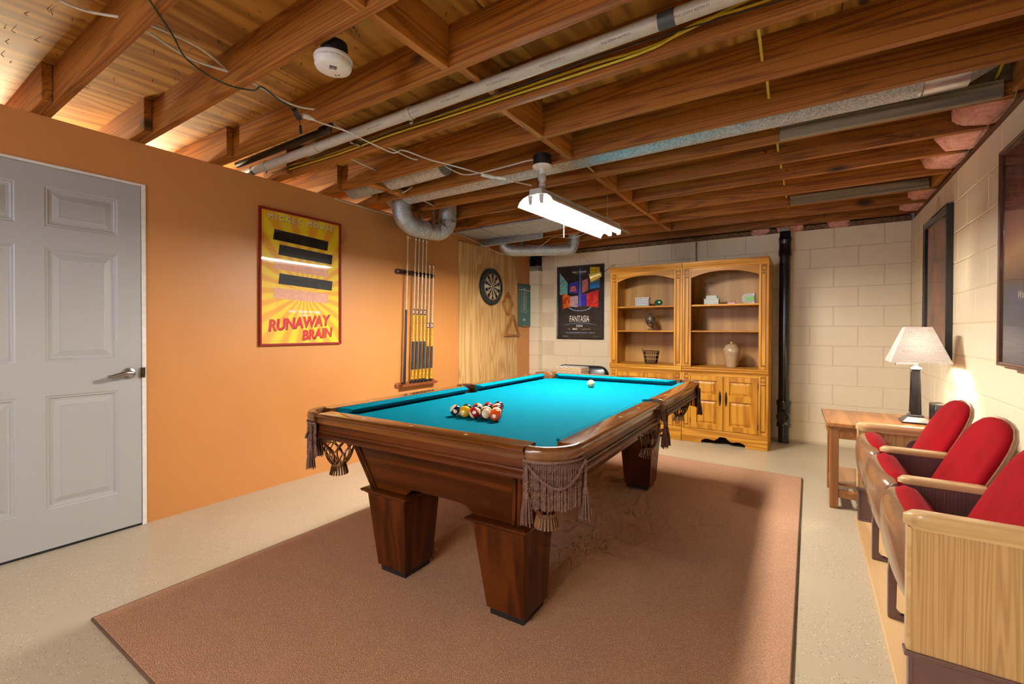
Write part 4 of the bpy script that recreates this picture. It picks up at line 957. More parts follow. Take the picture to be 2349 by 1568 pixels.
# ------------------------------------------------------------------ ceiling fittings
t = thing('smoke_detector', 'round white smoke detector hanging below a joist', 'smoke detector', (-1.614, 1.142, 2.30))
m = MB(); m.lathe([(.052, .0), (.052, -.04), (.05, -.045), (.05, .01)], 24); b_ = m.build('junction_box', 'plastic_black', t, smooth=40); b_.location = (0, .005, .03)
m = MB(); m.lathe([(.072, -.018), (.074, -.022), (.074, -.030), (.066, -.033)], 36); m.build('mounting_ring', 'plastic_white', t, smooth=40)
m = MB(); m.lathe([(.062, -.032), (.070, -.036), (.071, -.052), (.066, -.062), (.054, -.068), (.03, -.071), (.0005, -.072)], 40); c_ = m.build('cover', 'plastic_white', t, smooth=40)
m = MB()
for k in range(18):
    a = 2*PI*k/18; m.tube([(.0665*math.cos(a-.10), .0665*math.sin(a-.10), -.0345), (.0665*math.cos(a+.10), .0665*math.sin(a+.10), -.0345)], .0016, 4)
m.build('vents', 'plastic_black', c_)
m = MB()
for k in range(6): m.box(.012+k*.0045, -.018, -.0715, .0145+k*.0045, .010, -.068)
o_ = m.build('grille', 'ink', c_); o_.rotation_euler = (0, 0, -.5)
for x, y in ((-.02, .02), (-.008, .026)): MB().box(x, y, -.0718, x+.007, y+.006, -.069).build('indicator', 'jade', c_)

# shop light over the table
LZ = 2.035
SHOP = t = thing('shop_light', 'hanging white two-tube fluorescent shop light, switched on above the pool table', 'light fixture', (-1.440, 3.135, LZ), (0, 0, -.060))
LH = .615
m = MB(); m.prism([(-.052, .022), (.052, .022), (.045, .062), (-.045, .062)], 'y', -LH, LH); m.build('channel', 'fixture_white', t, bevel=.003)
sec = [(-.135, -.040), (-.118, -.012), (-.09, .010), (-.052, .021), (.052, .021), (.09, .010), (.118, -.012), (.135, -.040)]
rings = [[(x, y, z) for x, z in sec]+[(x, y, z+.0016) for x, z in sec[::-1]] for y in (-LH-.005, LH+.005)]
MB().loft(rings).build('reflector', 'reflector_white', t, smooth=40)
for s in (-1, 1):
    MB().lathe([(.0185, -LH+.03), (.019, -LH+.035), (.019, LH-.035), (.0185, LH-.03)], 16, (s*.042, 0, -.008), 'y').build('tube', 'fluorescent', t, smooth=40)
    for e in (-1, 1):
        m = MB(); m.prism([(s*.042-.020, .024), (s*.042+.020, .024), (s*.042+.013, -.035), (s*.042-.013, -.035)], 'y', e*(LH-.004), e*(LH-.028)); m.build('lamp_holder', 'fixture_white', t, bevel=.003)
for e in (-1, 1):
    y0 = e*.46 if e > 0 else -.57; ztop = HJ-LZ; pts = [(0, y0, .062), (.0, y0+ (.0), ztop)]
    m = MB(); n = 16 if e < 0 else 16
    for k in range(n):
        za = .062+(ztop-.062)*k/n; zb = .062+(ztop-.062)*(k+1)/n; zc = (za+zb)/2; hh = (zb-za)/2*1.35; ww = .0045
        lp = []
        for i in range(9): a = 2*PI*i/8; d = ww*math.cos(a); lp.append((d if k % 2 else 0, y0+(0 if k % 2 else d), zc+hh*math.sin(a)))
        m.tube(lp, .0011, 4, caps=False)
    m.build('chain', 'steel', t)
m = MB(); m.tube([(-.03, -.20, .02), (-.03, -.20, -.14)], .0016, 5); m.lathe([(.0028, -.18), (.0035, -.165), (.0028, -.12)], 8, (-.03, -.20, 0)); m.build('pull_cord', 'white_cable', t)
# lampholder with plug adapter the shop light is fed from
t = thing('lampholder', 'white porcelain lampholder with plug adapter under a black ceiling box', 'lampholder', (-1.463, 2.585, 2.25))
m = MB(); m.lathe([(.056, .005), (.056, .072), (.05, .078)], 24)
for k in range(18): a = 2*PI*k/18; m.box(.055*math.cos(a)-.003, .055*math.sin(a)-.003, .006, .055*math.cos(a)+.003, .055*math.sin(a)+.003, .07)
m.build('ceiling_box', 'plastic_black', t, smooth=40)
m = MB(); m.lathe([(.062, .006), (.064, .002), (.060, -.006), (.044, -.012), (.026, -.016), (.024, -.03), (.024, -.05)], 28); m.build('porcelain', 'plastic_white', t, smooth=40)
m = MB(); m.lathe([(.022, -.05), (.026, -.055), (.026, -.085), (.020, -.09), (.016, -.105), (.022, -.112), (.022, -.13), (.014, -.135)], 20); m.build('adapter', 'fixture_white', t, smooth=40)

# ducts
def duct(name, label, pts, r, seams=(), straps=(), k=8):
    t = thing(name, label, 'duct', (0, 0, 0)); P = smoothp(pts, k) if k else [Vector(p) for p in pts]
    MB().tube(P, r, 24).build('pipe', 'galvanised', t, smooth=50)
    for i in seams:
        i = min(i, len(P)-2); a = P[i]; d = (P[i+1]-P[i-1]).normalized()*.004; MB().tube([a-d, a+d], r+.0025, 24).build('seam', 'steel', t, smooth=40)
    return t
t = duct('round_duct', 'long galvanised round duct lying between joists above the table', [(-3.25, 2.915, 2.405), (-1.3, 2.915, 2.405), (.44, 2.915, 2.405)], .085, (), (), 0)
MB().tube([(.44, 2.915, 2.405), (.60, 2.915, 2.41)], .087, 24).build('collar', 'steel', t, smooth=40)
MB().loft([[(.60, 2.915+.08*math.cos(2*PI*i/12), 2.41+.08*math.sin(2*PI*i/12)) for i in range(12)], [(.78, 2.915+.15*math.cos(2*PI*i/12), 2.47+.02*math.sin(2*PI*i/12)) for i in range(12)]]).build('boot', 'galvanised', t)
for x in (-2.4, -1.5, -.55, .43): MB().tube([(x-.004, 2.915, 2.405), (x+.004, 2.915, 2.405)], .0875, 24).build('seam', 'steel', t, smooth=40)
duct('bay_duct', 'short galvanised duct between joists by the orange wall', [(-3.30, 2.52, 2.40), (-2.75, 2.52, 2.395), (-2.25, 2.52, 2.405)], .083, (5, 11), (), 8)
t = duct('u_duct', 'galvanised duct looping down under a joist above the cue rack', [(-3.11, 2.905, 2.40), (-3.11, 2.905, 2.30), (-3.105, 2.93, 2.21), (-3.10, 3.02, 2.155), (-3.09, 3.12, 2.145), (-3.06, 3.30, 2.145), (-3.03, 3.355, 2.165), (-3.005, 3.405, 2.23), (-3.0, 3.412, 2.33), (-3.0, 3.412, 2.42)], .086, (10, 18, 26, 30, 42, 50, 58), (), 8)
MB().tube([(-3.075, 3.19, 2.145), (-3.072, 3.215, 2.145)], .0885, 24).build('strap', 'steel', t, smooth=40)
for dx in (-.086, .086): MB().box(-3.075+dx-.002, 3.18, 2.145, -3.075+dx+.002, 3.215, 2.33).build('strap_end', 'steel', t)
t = thing('flat_duct', 'flat sheet-metal duct pan under the joists beside the plywood sheet', 'duct', (0, 0, 0))
m = MB(); m.loft([[(-3.375, 3.955, 2.292), (-3.375, 4.445, 2.292), (-3.375, 4.445, HJ-.001), (-3.375, 3.955, HJ-.001)], [(-2.55, 3.955, 2.288), (-2.50, 4.455, 2.280), (-2.50, 4.455, HJ-.001), (-2.55, 3.955, HJ-.001)], [(-2.30, 3.96, 2.290), (-2.36, 4.45, 2.284), (-2.36, 4.45, HJ-.001), (-2.30, 3.96, HJ-.001)], [(-2.10, 3.97, 2.304), (-2.14, 4.42, 2.304), (-2.14, 4.42, HJ-.001), (-2.10, 3.97, HJ-.001)]]); m.build('pan', 'galvanised', t)
for x in (-3.0, -2.6): MB().box(x, 3.957, 2.284, x+.004, 4.444, 2.292).build('seam', 'steel', t)
m = MB(); m.loft([[(-3.36, 4.40, 2.20), (-2.52, 4.44, 2.22), (-2.52, 4.47, 2.30), (-3.36, 4.47, 2.30)], [(-3.36, 4.45, 2.20), (-2.52, 4.47, 2.22), (-2.52, 4.49, 2.30), (-3.36, 4.49, 2.30)]])
m.build('turned_edge', 'galvanised', t)
t = duct('short_duct', 'short galvanised duct with elbows hanging below the ceiling near the dark poster', [(-3.15, 4.60, 2.40), (-3.15, 4.60, 2.28), (-3.13, 4.62, 2.20), (-3.06, 4.67, 2.165), (-2.9, 4.775, 2.165), (-2.5, 5.03, 2.175), (-2.44, 5.06, 2.20), (-2.42, 5.07, 2.28), (-2.42, 5.07, 2.36)], .068, (8, 16, 20, 24, 42, 50), (), 8)
MB().tube([(-2.93, 4.755, 2.165), (-2.955, 4.74, 2.165)], .0705, 24).build('strap', 'steel', t, smooth=40); MB().box(-2.96, 4.70, 2.20, -2.925, 4.705, HJ).build('strap_end', 'steel', t)
# plastic pipe along the joist
t = thing('plastic_pipe', 'long off-white plastic drain pipe running along the joists', 'pipe', (0, 1.728, 2.338))
m = MB(); m.lathe([(.029, -3.55), (.029, .95)], 20, (0, 0, 0), 'x'); m.build('pipe', 'pvc', t, smooth=40)
MB().lathe([(.0305, -.48), (.0305, -.42)], 20, (0, 0, 0), 'x').build('tape_band', 'pvc_band', t, smooth=40); MB().lathe([(.030, -3.38), (.030, -3.35)], 20, (0, 0, 0), 'x').build('tape_band', 'pvc_band', t, smooth=40)
MB().lathe([(.0335, -2.72), (.0345, -2.71), (.0345, -2.60), (.0335, -2.59)], 20, (0, 0, 0), 'x').build('coupling', 'pvc', t, smooth=40)
for x in (-1.78, -3.2): m = MB(); m.lathe([(.033, x-.012), (.033, x+.012)], 20, (0, 0, 0), 'x'); m.box(x-.010, .0, -.05, x+.010, .006, -.028); m.lathe([(.010, 0), (.010, .006)], 12, (x, 0, -.048), 'y'); m.build('hanger', 'pvc', t, smooth=40)
for k in range(7):
    x = -.36-.28*k; tx_ = text('PVC DWV ASTM D', .012, 'ink', t, (x, -.0235, -.0175), sx=1.2); tx_.rotation_euler = (PI/2+.62, 0, 0)
t = thing('iron_pipe', 'dark iron pipe with an elbow beside the plastic pipe', 'pipe', (0, 0, 0))
MB().tube(smoothp([(-3.4, 1.63, 2.352), (-2.6, 1.63, 2.352), (-2.38, 1.63, 2.352), (-2.345, 1.63, 2.37), (-2.335, 1.632, 2.42)], 6), .021, 14).build('pipe', 'dark_iron', t, smooth=50); MB().tube([(-2.41, 1.63, 2.352), (-2.355, 1.63, 2.362)], .028, 14).build('elbow', 'dark_iron', t, smooth=50)
for k, (a, b, lab) in enumerate((((-2.337, 1.77, 2.325), (-2.36, 1.885, 2.345), 'steel brace bar beside the plastic pipe'), ((-1.303, 2.735, 2.345), (-1.313, 3.07, 2.335), 'steel brace bar under the long round duct'), ((-2.888, 2.735, 2.36), (-2.901, 3.11, 2.335), 'steel brace bar beside the looped duct'))):
    o = MB().tube([a, b], .009, 6).build('brace_bar', 'steel'); tag(o, lab, 'brace bar', 'steel brace bars between joists')
# cables
def cable(pts, r, mat, label, name='cable', grp=None, k=6, flat=1.0):
    o = MB().tube(smoothp(pts, k), r, 6, flat=flat).build(name, mat, smooth=60); tag(o, label, 'cable', grp); return o
GC = 'white cables strung through the joists'
cable([(-1.874, .613, 2.303), (-2.004, .73, 2.29), (-2.128, .827, 2.285), (-2.201, .992, 2.288), (-2.17, 1.109, 2.297), (-2.109, 1.117, 2.300), (-2.138, 1.215, 2.29), (-2.141, 1.288, 2.28)], .0038, 'green_cord', 'dark green extension cord hanging under the joists at top left', 'extension_cord')
t = thing('cord_plug', 'black cord plug with a dangling cover below the joists', 'plug', (-2.145, 1.325, 2.262))
m = MB(); m.tube([(.01, -.035, .012), (-.025, .012, -.006)], [.014, .017], 8, flat=.8); m.build('socket', 'plastic_black', t, smooth=40); m = MB(); m.tube([(-.025, .014, -.004), (-.03, .022, -.04)], .002, 5); m.tube([(-.03, .022, -.036), (-.036, .028, -.075)], [.0065, .0075], 6); m.build('cover', 'plastic_black', t, smooth=40)
cable([(-2.136, 1.359, 2.265), (-2.179, 1.456, 2.285), (-2.167, 1.57, 2.29), (-2.14, 1.62, 2.28), (-2.165, 1.753, 2.285), (-2.164, 1.923, 2.28), (-2.133, 1.947, 2.275), (-2.104, 1.986, 2.295), (-2.058, 2.159, 2.285), (-2.01, 2.307, 2.285), (-1.898, 2.47, 2.26), (-1.778, 2.607, 2.235), (-1.676, 2.581, 2.19), (-1.476, 2.466, 2.10)], .0042, 'white_cable', 'white power cord drooping from the black plug to the shop light', 'extension_cord')
m = MB(); m.tube([(-2.150, 1.345, 2.268), (-2.150, 1.375, 2.272), (-2.165, 1.42, 2.279)], [.012, .013, .005], 8); o = m.build('power_plug', 'plastic_white', smooth=40); tag(o, 'white plug pushed into the black cord socket', 'plug')
m = MB(); m.tube([(-1.895, 2.50, 2.256), (-1.84, 2.565, 2.246), (-1.83, 2.57, 2.245), (-1.80, 2.59, 2.24), (-1.76, 2.607, 2.23)], [.013, .013, .007, .013, .009], 8); o = m.build('cord_connector', 'plastic_white', smooth=40); tag(o, 'white cord connector beside the shop light', 'connector')
cable([(-2.325, .49, 2.40), (-2.304, .563, 2.394), (-2.244, .655, 2.40)], .0055, 'white_cable', 'white cable at the top left entering the first joist', grp=GC)
cable([(-2.226, .67, 2.395), (-2.299, .894, 2.385), (-2.28, 1.06, 2.392)], .0055, 'white_cable', 'lower of two white cables between the two joists at top left', grp=GC); cable([(-2.224, .67, 2.405), (-2.205, .89, 2.400), (-2.295, 1.06, 2.402)], .0055, 'white_cable', 'upper of two white cables between the two joists at top left', grp=GC)
cable([(-2.261, 1.08, 2.39), (-2.303, 1.368, 2.38), (-2.262, 1.50, 2.39)], .0055, 'white_cable', 'white cable above the black plug, entering the joist beside it', grp=GC)
cable([(-2.29, 1.515, 2.39), (-2.357, 1.775, 2.385), (-2.362, 1.869, 2.375), (-2.275, 1.90, 2.385)], .0055, 'white_cable', 'white cable crossing above the plastic pipe', grp=GC)
cable([(-2.31, 1.92, 2.39), (-2.326, 2.27, 2.38), (-2.252, 2.32, 2.387)], .0055, 'white_cable', 'white cable in the bay past the plastic pipe, beside the power cord', grp=GC)
cable([(-2.695, 1.91, 2.39), (-2.719, 2.217, 2.383), (-2.745, 2.315, 2.387)], .0055, 'white_cable', 'straight white cable in the bay near the orange wall', grp=GC)
cable([(-2.80, 2.335, 2.39), (-2.844, 2.60, 2.31), (-2.757, 2.70, 2.37)], .0055, 'white_cable', 'white cable looping under the short bay duct', grp=GC)
cable([(-2.198, 2.335, 2.38), (-2.154, 2.58, 2.335), (-2.069, 2.685, 2.35), (-1.816, 2.682, 2.35), (-1.60, 2.675, 2.35), (-1.53, 2.64, 2.31)], .005, 'white_cable', 'white cable stapled along a joist to the lampholder', grp=GC)
cable([(XL+.004, 2.40, 2.300), (XL+.006, 2.75, 2.290), (XL+.004, 3.4, 2.295)], .004, 'white_cable', 'thin white cable along the top of the orange wall', grp=GC)
cable([(XL+.01, 3.75, 2.285), (XL+.01, 4.2, 2.27), (-3.28, 4.45, 2.19), (-3.12, 4.55, 2.11), (-2.95, 4.64, 2.10), (-2.80, 4.74, 2.15), (-2.66, 4.83, 2.26), (-2.55, 4.80, 2.295), (-2.3, 4.80, 2.26), (-2.1, 4.80, 2.30), (-1.98, 4.80, 2.25), (-1.86, 4.80, 2.305)], .0032, 'white_cable', 'thin white wire draped over the short duct', 'wire')
cable([(-.10, 1.872, 2.40), (-.22, 1.868, 2.392), (-.539, 1.868, 2.345), (-.815, 1.868, 2.354), (-1.241, 1.868, 2.356), (-1.621, 1.868, 2.359), (-2.079, 1.868, 2.367), (-2.665, 1.868, 2.356), (-3.292, 1.868, 2.376)], .0068, 'yellow_cable', 'upper yellow cable stapled along the joist below the plastic pipe', flat=.85)
cable([(.3, 1.872, 2.40), (-.122, 1.868, 2.370), (-.371, 1.865, 2.375), (-.537, 1.865, 2.334), (-.813, 1.865, 2.330), (-1.238, 1.865, 2.334), (-1.632, 1.865, 2.336), (-2.073, 1.865, 2.343), (-2.566, 1.865, 2.334), (-3.006, 1.865, 2.341), (-3.44, 1.865, 2.345)], .0068, 'yellow_cable', 'lower yellow cable stapled along the joist below the plastic pipe', flat=.6)
cable([(.25, 1.86, 2.325), (-.6, 1.80, 2.335), (-1.1, 1.78, 2.318), (-1.6, 1.79, 2.318), (-2.3, 1.80, 2.32), (-3.3, 1.82, 2.33)], .003, 'plastic_black', 'thin black wire beside the plastic pipe')
ys = [1.93]+JY[JY.index(2.345):]
m = MB(); pts = []
yy = [1.90, 2.115, 2.325, 2.53, 2.715, 2.92, 3.135, 3.34, 3.54, 3.73, 3.92, 4.16, 4.38, 4.6, 4.80, 5.05, 5.26]
cable([(-.185, y, 2.425 if i % 2 else 2.385) for i, y in enumerate(yy)], .0065, 'yellow_cable', 'yellow cable threaded through the joists above the right side of the rug', flat=.6)
cable([(.735, y, 2.435 if i % 2 else 2.395) for i, y in enumerate(yy[4:])], .0065, 'yellow_cable', 'yellow cable threaded through the joists close to the right wall', flat=.6)
cable([(.80, 2.76, 2.45), (.79, 2.9, 2.38), (.795, 3.05, 2.31), (.812, 3.2, 2.302), (.80, 3.5, 2.306), (.812, 3.8, 2.304), (.805, 4.3, 2.306)], .0025, 'wire', 'thin grey wire along the top of the right wall', 'wire')
# ------------------------------------------------------------------ row of theatre seats on a plywood platform
BX, BY = .53, 2.67; OFF = (-BX, -BY, 0)
TS = thing('theater_seat_row', 'row of three red velvet theatre seats with oak arms bolted to a plywood platform', 'theater seats', (BX, BY, 0))
MB().box(.25, 1.60, .001, .80, 3.59, .020).build('platform', 'platform_ply', TS, OFF, bevel=.002)
YS = [1.815, 2.40, 2.965, 3.53]
legp = [(.275, .021), (.274, .20), (.280, .30), (.300, .39), (.330, .455), (.340, .572), (.580, .572), (.585, .47), (.545, .40), (.565, .25), (.60, .05), (.63, .034), (.63, .021), (.555, .021), (.545, .05), (.505, .25), (.47, .345), (.42, .37), (.36, .345), (.322, .28), (.304, .20), (.302, .06), (.315, .042), (.346, .034), (.346, .021)]
def armrest(y0, x0, x1, zt, wid=.056, th=.026, big=False):
    m = MB(); rings = []; yc = y0
    n = 16
    prof = [(-.47, 0), (-.5, .3), (-.5, .72), (-.44, .95), (-.3, 1), (.3, 1), (.44, .95), (.5, .72), (.5, .3), (.47, 0)] if not big else [(-.40, -.9), (-.40, -.55), (-.47, -.2), (-.5, .15), (-.5, .72), (-.44, .95), (-.3, 1), (.3, 1), (.44, .95), (.5, .72), (.5, .15), (.47, -.2), (.40, -.55), (.40, -.9)]
    for i in range(n+1):
        t = i/n; x = x0+(x1-x0)*t; s = 1.0
        if t < .12: s = math.sqrt(max(0.02, 1-(1-t/.12)**2))
        if t > .93: s = max(.35, 1-((t-.93)/.07)**2*.65)
        rings.append([(x, yc+a*wid*s, zt-th+b*th*(s*.5+.5)) for a, b in prof])
    m.loft(rings); m.build('armrest', 'seat_oak_x', TS, OFF, smooth=60)
for k in (1, 2):
    y = YS[k]; st = MB().prism(legp, 'y', y-.015, y+.015).build('standard', 'seat_enamel', TS, OFF, bevel=.004, seg=2)
    m = MB(); m.box(.322, y-.019, .435, .578, y+.019, .580)
    for i in range(18):
        x = .328+i*.0105
        for s in (-1, 1): m.tube([(x, y+s*.019, .44), (x, y+s*.019, .577)], .0028, 5)
    m.build('ribbed_panel', 'seat_enamel', st)
    m = MB(); m.lathe([(.010, -.026), (.010, .026)], 10, (.545, y, .535), 'y'); m.build('bolt', 'dark_iron', st, smooth=40)
    MB().lathe([(.007, .034), (.006, .040), (.003, .043)], 10, (.325, y, 0)).build('floor_bolt', 'dark_iron', st)
    armrest(y, .303, .572, .605)
for k, s in ((0, -1), (3, 1)):
    y = YS[k]; ya, yb = y-.014, y+.014
    p = MB().box(.258, ya, .222, .62, yb, .60).build('end_panel', 'seat_oak', TS, OFF, bevel=.004, seg=2)
    MB().box(.250, ya-.003, .225, .262, yb+.003, .598).build('front_edging', 'seat_oak_x', p, bevel=.004, seg=2)
    m = MB(); m.box(.262, y-.011, .022, .60, y+.011, .214); m.box(.246, y-.021, .208, .615, y+.021, .224); m.box(.256, y-.016, .021, .268, y+.016, .212); m.box(.262, y-.02, .021, .60, y+.02, .030); m.build('metal_base', 'seat_enamel', TS, OFF, bevel=.003, seg=2)
    armrest(y, .243, .63, .645 if k == 0 else .625, .060, .026, True)
    m = MB(); m.lathe([(.050, -.004), (.052, 0), (.050, .006)], 24, (.53, y-s*.016, .50), 'y'); m.build('hinge_plate', 'seat_enamel', TS, OFF, smooth=40)
SD = -.048      # seats hang this much lower
outer = [(.300, .628), (.274, .624), (.253, .603), (.243, .56), (.243, .50), (.251, .44), (.268, .38), (.295, .325), (.335, .285), (.385, .27)]
inner = [(.392, .288), (.345, .302), (.312, .340), (.288, .395), (.272, .45), (.265, .51), (.265, .56), (.274, .594), (.290, .606), (.302, .611)]
cush = [(.276, .606), (.286, .628), (.312, .640), (.348, .630), (.385, .585), (.412, .51), (.425, .42), (.420, .32), (.392, .290), (.347, .304), (.314, .342), (.290, .397), (.274, .452), (.268, .52)]
outer, inner, cush = [[(x, z+SD) for x, z in q_] for q_ in (outer, inner, cush)]
half = [(-.218, 0), (-.238, .12), (-.247, .25), (-.245, .34), (-.232, .40), (-.200, .448), (-.150, .478), (-.08, .495), (0, .50)]
outl = half+[(-a, b) for a, b in half[-2::-1]]
for k in range(3):
    y0, y1 = YS[k]+.028, YS[k+1]-.028; yc, hw = (y0+y1)/2, (y1-y0)/2
    st = MB(); rings = []
    for i in range(25):
        t = -1+2*i/24; t = math.sin(t*PI/2); e = abs(t)**8; b = -.016*(1-t*t)
        cx, cz = .33, .44+SD; rings.append([(cx+(x-cx)*(1-.22*e)+b*(1 if j < 10 else .9), yc+t*hw, cz+(z-cz)*(1-.09*e)) for j, (x, z) in enumerate(outer+inner)])
    st.loft(rings); so = st.build('seat', 'seat_enamel_tan', TS, OFF, smooth=55)
    m = MB(); rings = []
    for i in range(15):
        t = -1+2*i/14; t = math.sin(t*PI/2); e = abs(t)**7; cx, cz = .335, .46+SD; g = 1-.30*e
        rings.append([(cx+(x-cx)*g-.012*(1-t*t)*(x < .30), yc+t*(hw-.010), cz+(z-cz)*(1-.10*e)) for x, z in cush])
    m.loft(rings); m.build('seat_cushion', 'red_velvet', so, smooth=70)
    for s in (-1, 1): MB().lathe([(.016, -.02), (.016, .02)], 12, (.47, yc+s*(hw+.01), .43), 'y').build('pivot', 'dark_iron', so, smooth=40); MB().tube([(.35, yc+s*(hw-.01), .31), (.47, yc+s*(hw-.004), .43)], .010, 6).build('hinge_arm', 'seat_enamel', so)
    # tilted back
    O_, U_, N_ = Vector((.462, 0, .375)), Vector((.425, 0, .905)).normalized(), Vector((.905, 0, -.425)).normalized()
    def ring(sc, d, up=0):
        c = .24; out = []
        for a, b in outl:
            p = O_+U_*(c+(b-c)*sc+up)+N_*d; out.append((p.x, yc+a*sc*(hw/.265), p.z))
        return out
    bk = MB().loft([ring(1.0, .0), ring(1.012, .001), ring(1.016, .005), ring(1.012, .012), ring(.99, .017), ring(.6, .020)]).build('backrest', 'seat_enamel_tan', TS, OFF, smooth=50)
    MB().loft([ring(.975, .004), ring(.978, -.006), ring(.955, -.020), ring(.88, -.030), ring(.70, -.036), ring(.4, -.039), ring(.1, -.040)]).build('back_cushion', 'red_velvet', bk, smooth=70)

# ------------------------------------------------------------------ side table, lamp, speaker
tx, ty = .43, 4.03; OF2 = (-tx, -ty, 0)
ST = thing('side_table', 'oak side table with splayed corbels and a lower shelf beside the seats', 'table', (tx, ty, 0))
MB().prism([(.098, 3.705), (.785, 3.705), (.785, 4.36), (.082, 4.36)], 'z', .550, .575).build('tabletop', 'oak_table', ST, OF2, bevel=.004, seg=2)
for y in (3.76, 4.29): MB().box(.105, y-.022, .5745, .125, y+.022, .5775).build('tenon_plug', 'oak_table_z', ST, OF2, bevel=.001)
for x0 in (.118, .69):
    for y0 in (3.722, 4.190):
        MB().loft([[(x0+.003, y0+.003, 0), (x0+.047, y0+.003, 0), (x0+.047, y0+.045, 0), (x0+.003, y0+.045, 0)], [(x0, y0, .012), (x0+.05, y0, .012), (x0+.05, y0+.048, .012), (x0, y0+.048, .012)], [(x0, y0, .55), (x0+.05, y0, .55), (x0+.05, y0+.048, .55), (x0, y0+.048, .55)]]).build('leg', 'oak_table_z', ST, OF2, bevel=.003)
for y0 in (3.728, 4.21): MB().box(.168, y0, .470, .69, y0+.022, .55).build('apron', 'oak_table', ST, OF2, bevel=.002); MB().box(.168, y0, .075, .69, y0+.022, .125).build('stretcher', 'oak_table', ST, OF2, bevel=.002)
for x0 in (.128, .70): MB().box(x0, 3.77, .470, x0+.022, 4.19, .55).build('apron', 'oak_table', ST, OF2, bevel=.002); MB().box(x0, 3.77, .075, x0+.022, 4.19, .125).build('stretcher', 'oak_table', ST, OF2, bevel=.002)
MB().box(.15, 3.75, .150, .71, 4.21, .168).build('lower_shelf', 'oak_table', ST, OF2, bevel=.002)
MB().box(.30, 3.728, .168, .345, 3.75, .47).build('slat', 'oak_table_z', ST, OF2, bevel=.002); MB().box(.50, 3.728, .168, .545, 3.75, .47).build('slat', 'oak_table_z', ST, OF2, bevel=.002)
for y0 in (3.735, 4.20): MB().prism([(.118, .55), (.092, .55), (.098, .53), (.118, .46)], 'y', y0, y0+.022).build('corbel', 'oak_table_z', ST, OF2, bevel=.002)
plain('lamp_black', (.014, .014, .017), .25, coat=.3)
LP = thing('table_lamp', 'black square-column table lamp with a pale linen shade, lit, on the side table', 'lamp', (.596, 4.035, .576))
def sq(a, z, cx=0, cy=0): return [(cx-a, cy-a, z), (cx+a, cy-a, z), (cx+a, cy+a, z), (cx-a, cy+a, z)]
MB().loft([sq(.076, 0), sq(.076, .010), sq(.073, .013), sq(.045, .040), sq(.040, .041), sq(.040, .048), sq(.034, .056)]).build('base', 'lamp_black', LP, bevel=.001)
c_ = MB().loft([sq(.029, .05), sq(.021, .352)]).build('column', 'lamp_black', LP, bevel=.002)
for a in range(4):
    m = MB()
    for sx_ in (-1, 1):
        pts = [(sx_*.017, -.0285, .07), (sx_*.0125, -.0212, .34)]; m.tube([(p[0], p[1], p[2]) for p in pts], .0022, 4)
    o_ = m.build('edge_bead', 'lamp_black', c_); o_.rotation_euler = (0, 0, a*PI/2)
MB().loft([sq(.021, .352), sq(.031, .358), sq(.029, .366), sq(.012, .378), sq(.009, .384)]).build('cap', 'satin_nickel', LP, bevel=.001)
m = MB(); m.tube([(0, 0, .38), (0, 0, .405)], .006, 8); m.box(-.105, -.012, .388, .012, .0, .398); m.lathe([(.007, .383), (.007, .405)], 10, (-.10, -.006, 0)); m.tube([(-.10, -.006, .395), (-.03, .01, .41), (0, 0, .47)], .004, 6); m.tube([(0, 0, .46), (0, 0, .60)], .0035, 6); m.build('swing_arm', 'satin_nickel', LP, smooth=40)
rings = [sq(.150, .408, 0, -.03), sq(.066, .640, 0, -.03)]; rin = [sq(.064, .640, 0, -.03), sq(.148, .408, 0, -.03)]
MB().loft(rings+rin+[rings[0]], caps=False).build('shade', 'shade_linen', LP)
m = MB(); m.lathe([(.012, .49), (.014, .51), (.026, .545), (.028, .56), (.022, .578), (.0005, .586)], 16, (0, -.015, 0)); m.build('bulb', 'bulb_glow', LP, smooth=60)
l = bpy.data.lights.new('lamp_light', 'POINT'); l.energy = LAMP_POWER; l.color = (1, .83, .62); l.shadow_soft_size = .03
lo = bpy.data.objects.new('lamp_light', l); COL.objects.link(lo); lo.location = (.596, 3.985, 1.085)
t = thing('small_speaker', 'small black cylindrical speaker behind the far seat on the side table', 'speaker', (.735, 4.235, .576))
MB().lathe([(.036, 0), (.038, .004), (.038, .108), (.036, .112)], 24).build('body', 'lamp_black', t, smooth=40); MB().lathe([(.0385, .106), (.0385, .116), (.034, .119), (.028, .116), (.0005, .114)], 24).build('top_ring', 'satin_nickel', t, smooth=40)

# ------------------------------------------------------------------ black chair with woven box behind the table
plain('vinyl_black', (.010, .011, .010), .3, coat=.2)
t = thing('vinyl_chair', 'low black vinyl chair behind the far end of the pool table', 'chair', (-2.42, 5.15, 0))
def rr(w_, h_, r_, n=5):
    out = []
    for cx, cy, a in ((w_-r_, h_-r_, 0), (-w_+r_, h_-r_, PI/2), (-w_+.04, .04, PI), (w_-.04, .04, 1.5*PI)):
        q_ = r_ if cy > .1 else .04
        for i in range(n+1): out.append((cx+q_*math.cos(a+PI/2*i/n), cy+q_*math.sin(a+PI/2*i/n)))
    return out
A = rr(.355, .315, .115)
MB().loft([[(x*s_, y_, .43+z*s2) for x, z in A] for s_, s2, y_ in ((.94, .97, .12), (1, 1, .14), (1.0, 1.0, .19), (.94, .97, .21))]).build('backrest', 'vinyl_black', t, smooth=60)
MB().loft([[(x, y, z) for x, y in ((-.31*s_, -.24*s_), (.31*s_, -.24*s_), (.31*s_, .15), (-.31*s_, .15))] for s_, z in ((.96, .40), (1, .415), (1, .45), (.95, .465))]).build('seat', 'vinyl_black', t, bevel=.01, seg=2, smooth=60)
for x in (-.28, .28):
    for y in (-.2, .15): MB().tube([(x*1.05, y*1.05, 0), (x, y, .41)], .013, 10).build('leg', 'plastic_black', t, smooth=40)
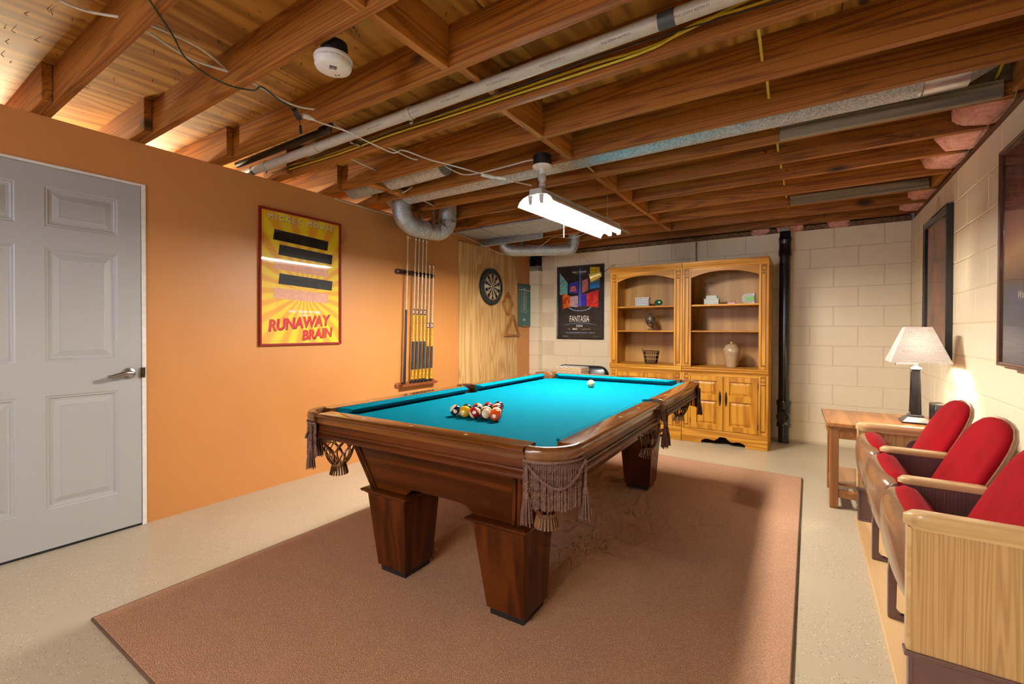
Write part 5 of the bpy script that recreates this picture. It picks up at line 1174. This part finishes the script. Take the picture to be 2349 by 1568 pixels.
q = NT('woven_straw'); c = q.coords(); wv = q.n('TexWave', {'Vector': q.coords((1, 1, 3.2)), 'Scale': 9.0, 'Distortion': 1.0}, wave_type='BANDS', bands_direction='DIAGONAL'); n = q.noise(c, 160, 2)
q.bump(q.math('ADD', wv.outputs[1], n), .5, .003); q.out(q.mix(wv.outputs[1], (.36, .22, .10), (.72, .60, .44)), .8)
t = thing('woven_box', 'cream and brown woven box on the seat of the black chair', 'box', (-2.432, 5.06, .4665))
MB().box(-.17, -.115, 0, .17, .115, .225).build('body', 'woven_straw', t, bevel=.006); MB().box(-.174, -.119, .222, .174, .119, .276).build('lid', 'woven_straw', t, bevel=.006); MB().box(-.155, -.10, .276, .155, .10, .280).build('lid_lining', 'stone_white', t)

# ------------------------------------------------------------------ bulbs beyond the partition and an added fill light
def bare_bulb(label, x, y, power, color, size=.05):
    t = thing('bare_bulb', label, 'light bulb', (x, y, HJ-.002))
    MB().lathe([(.055, 0), (.055, -.012), (.03, -.024), (.022, -.05)], 20).build('holder', 'plastic_white', t, smooth=40)
    MB().lathe([(.012, -.05), (.016, -.062), (.030, -.095), (.031, -.112), (.022, -.130), (.0005, -.138)], 20).build('bulb', 'bulb_glow', t, smooth=60)
    l = bpy.data.lights.new('bulb_light', 'POINT'); l.energy = power; l.color = color; l.shadow_soft_size = size
    o = bpy.data.objects.new('bulb_light', l); COL.objects.link(o); o.location = (x, y, HJ-.20)
rear = copy_tree(SHOP); rear.location = (-.75, -1.35, LZ); rear.rotation_euler = (0, 0, PI/2); rear['label'] = 'copy of the two-tube shop light added unseen behind the camera for fill'
for c_ in rear.children:
    if c_.name.startswith('tube'): c_.data = c_.data.copy(); c_.data.materials[0] = M['fluorescent_fill']
bare_bulb('bare bulb beyond the orange partition, the one farther from the camera', -4.75, 1.465, NEXT_ROOM_POWER, (1.0, .84, .55))
bare_bulb('bare bulb beyond the orange partition, the one nearer the camera', -4.75, .62, NEXT_ROOM_POWER, (1.0, .84, .55))
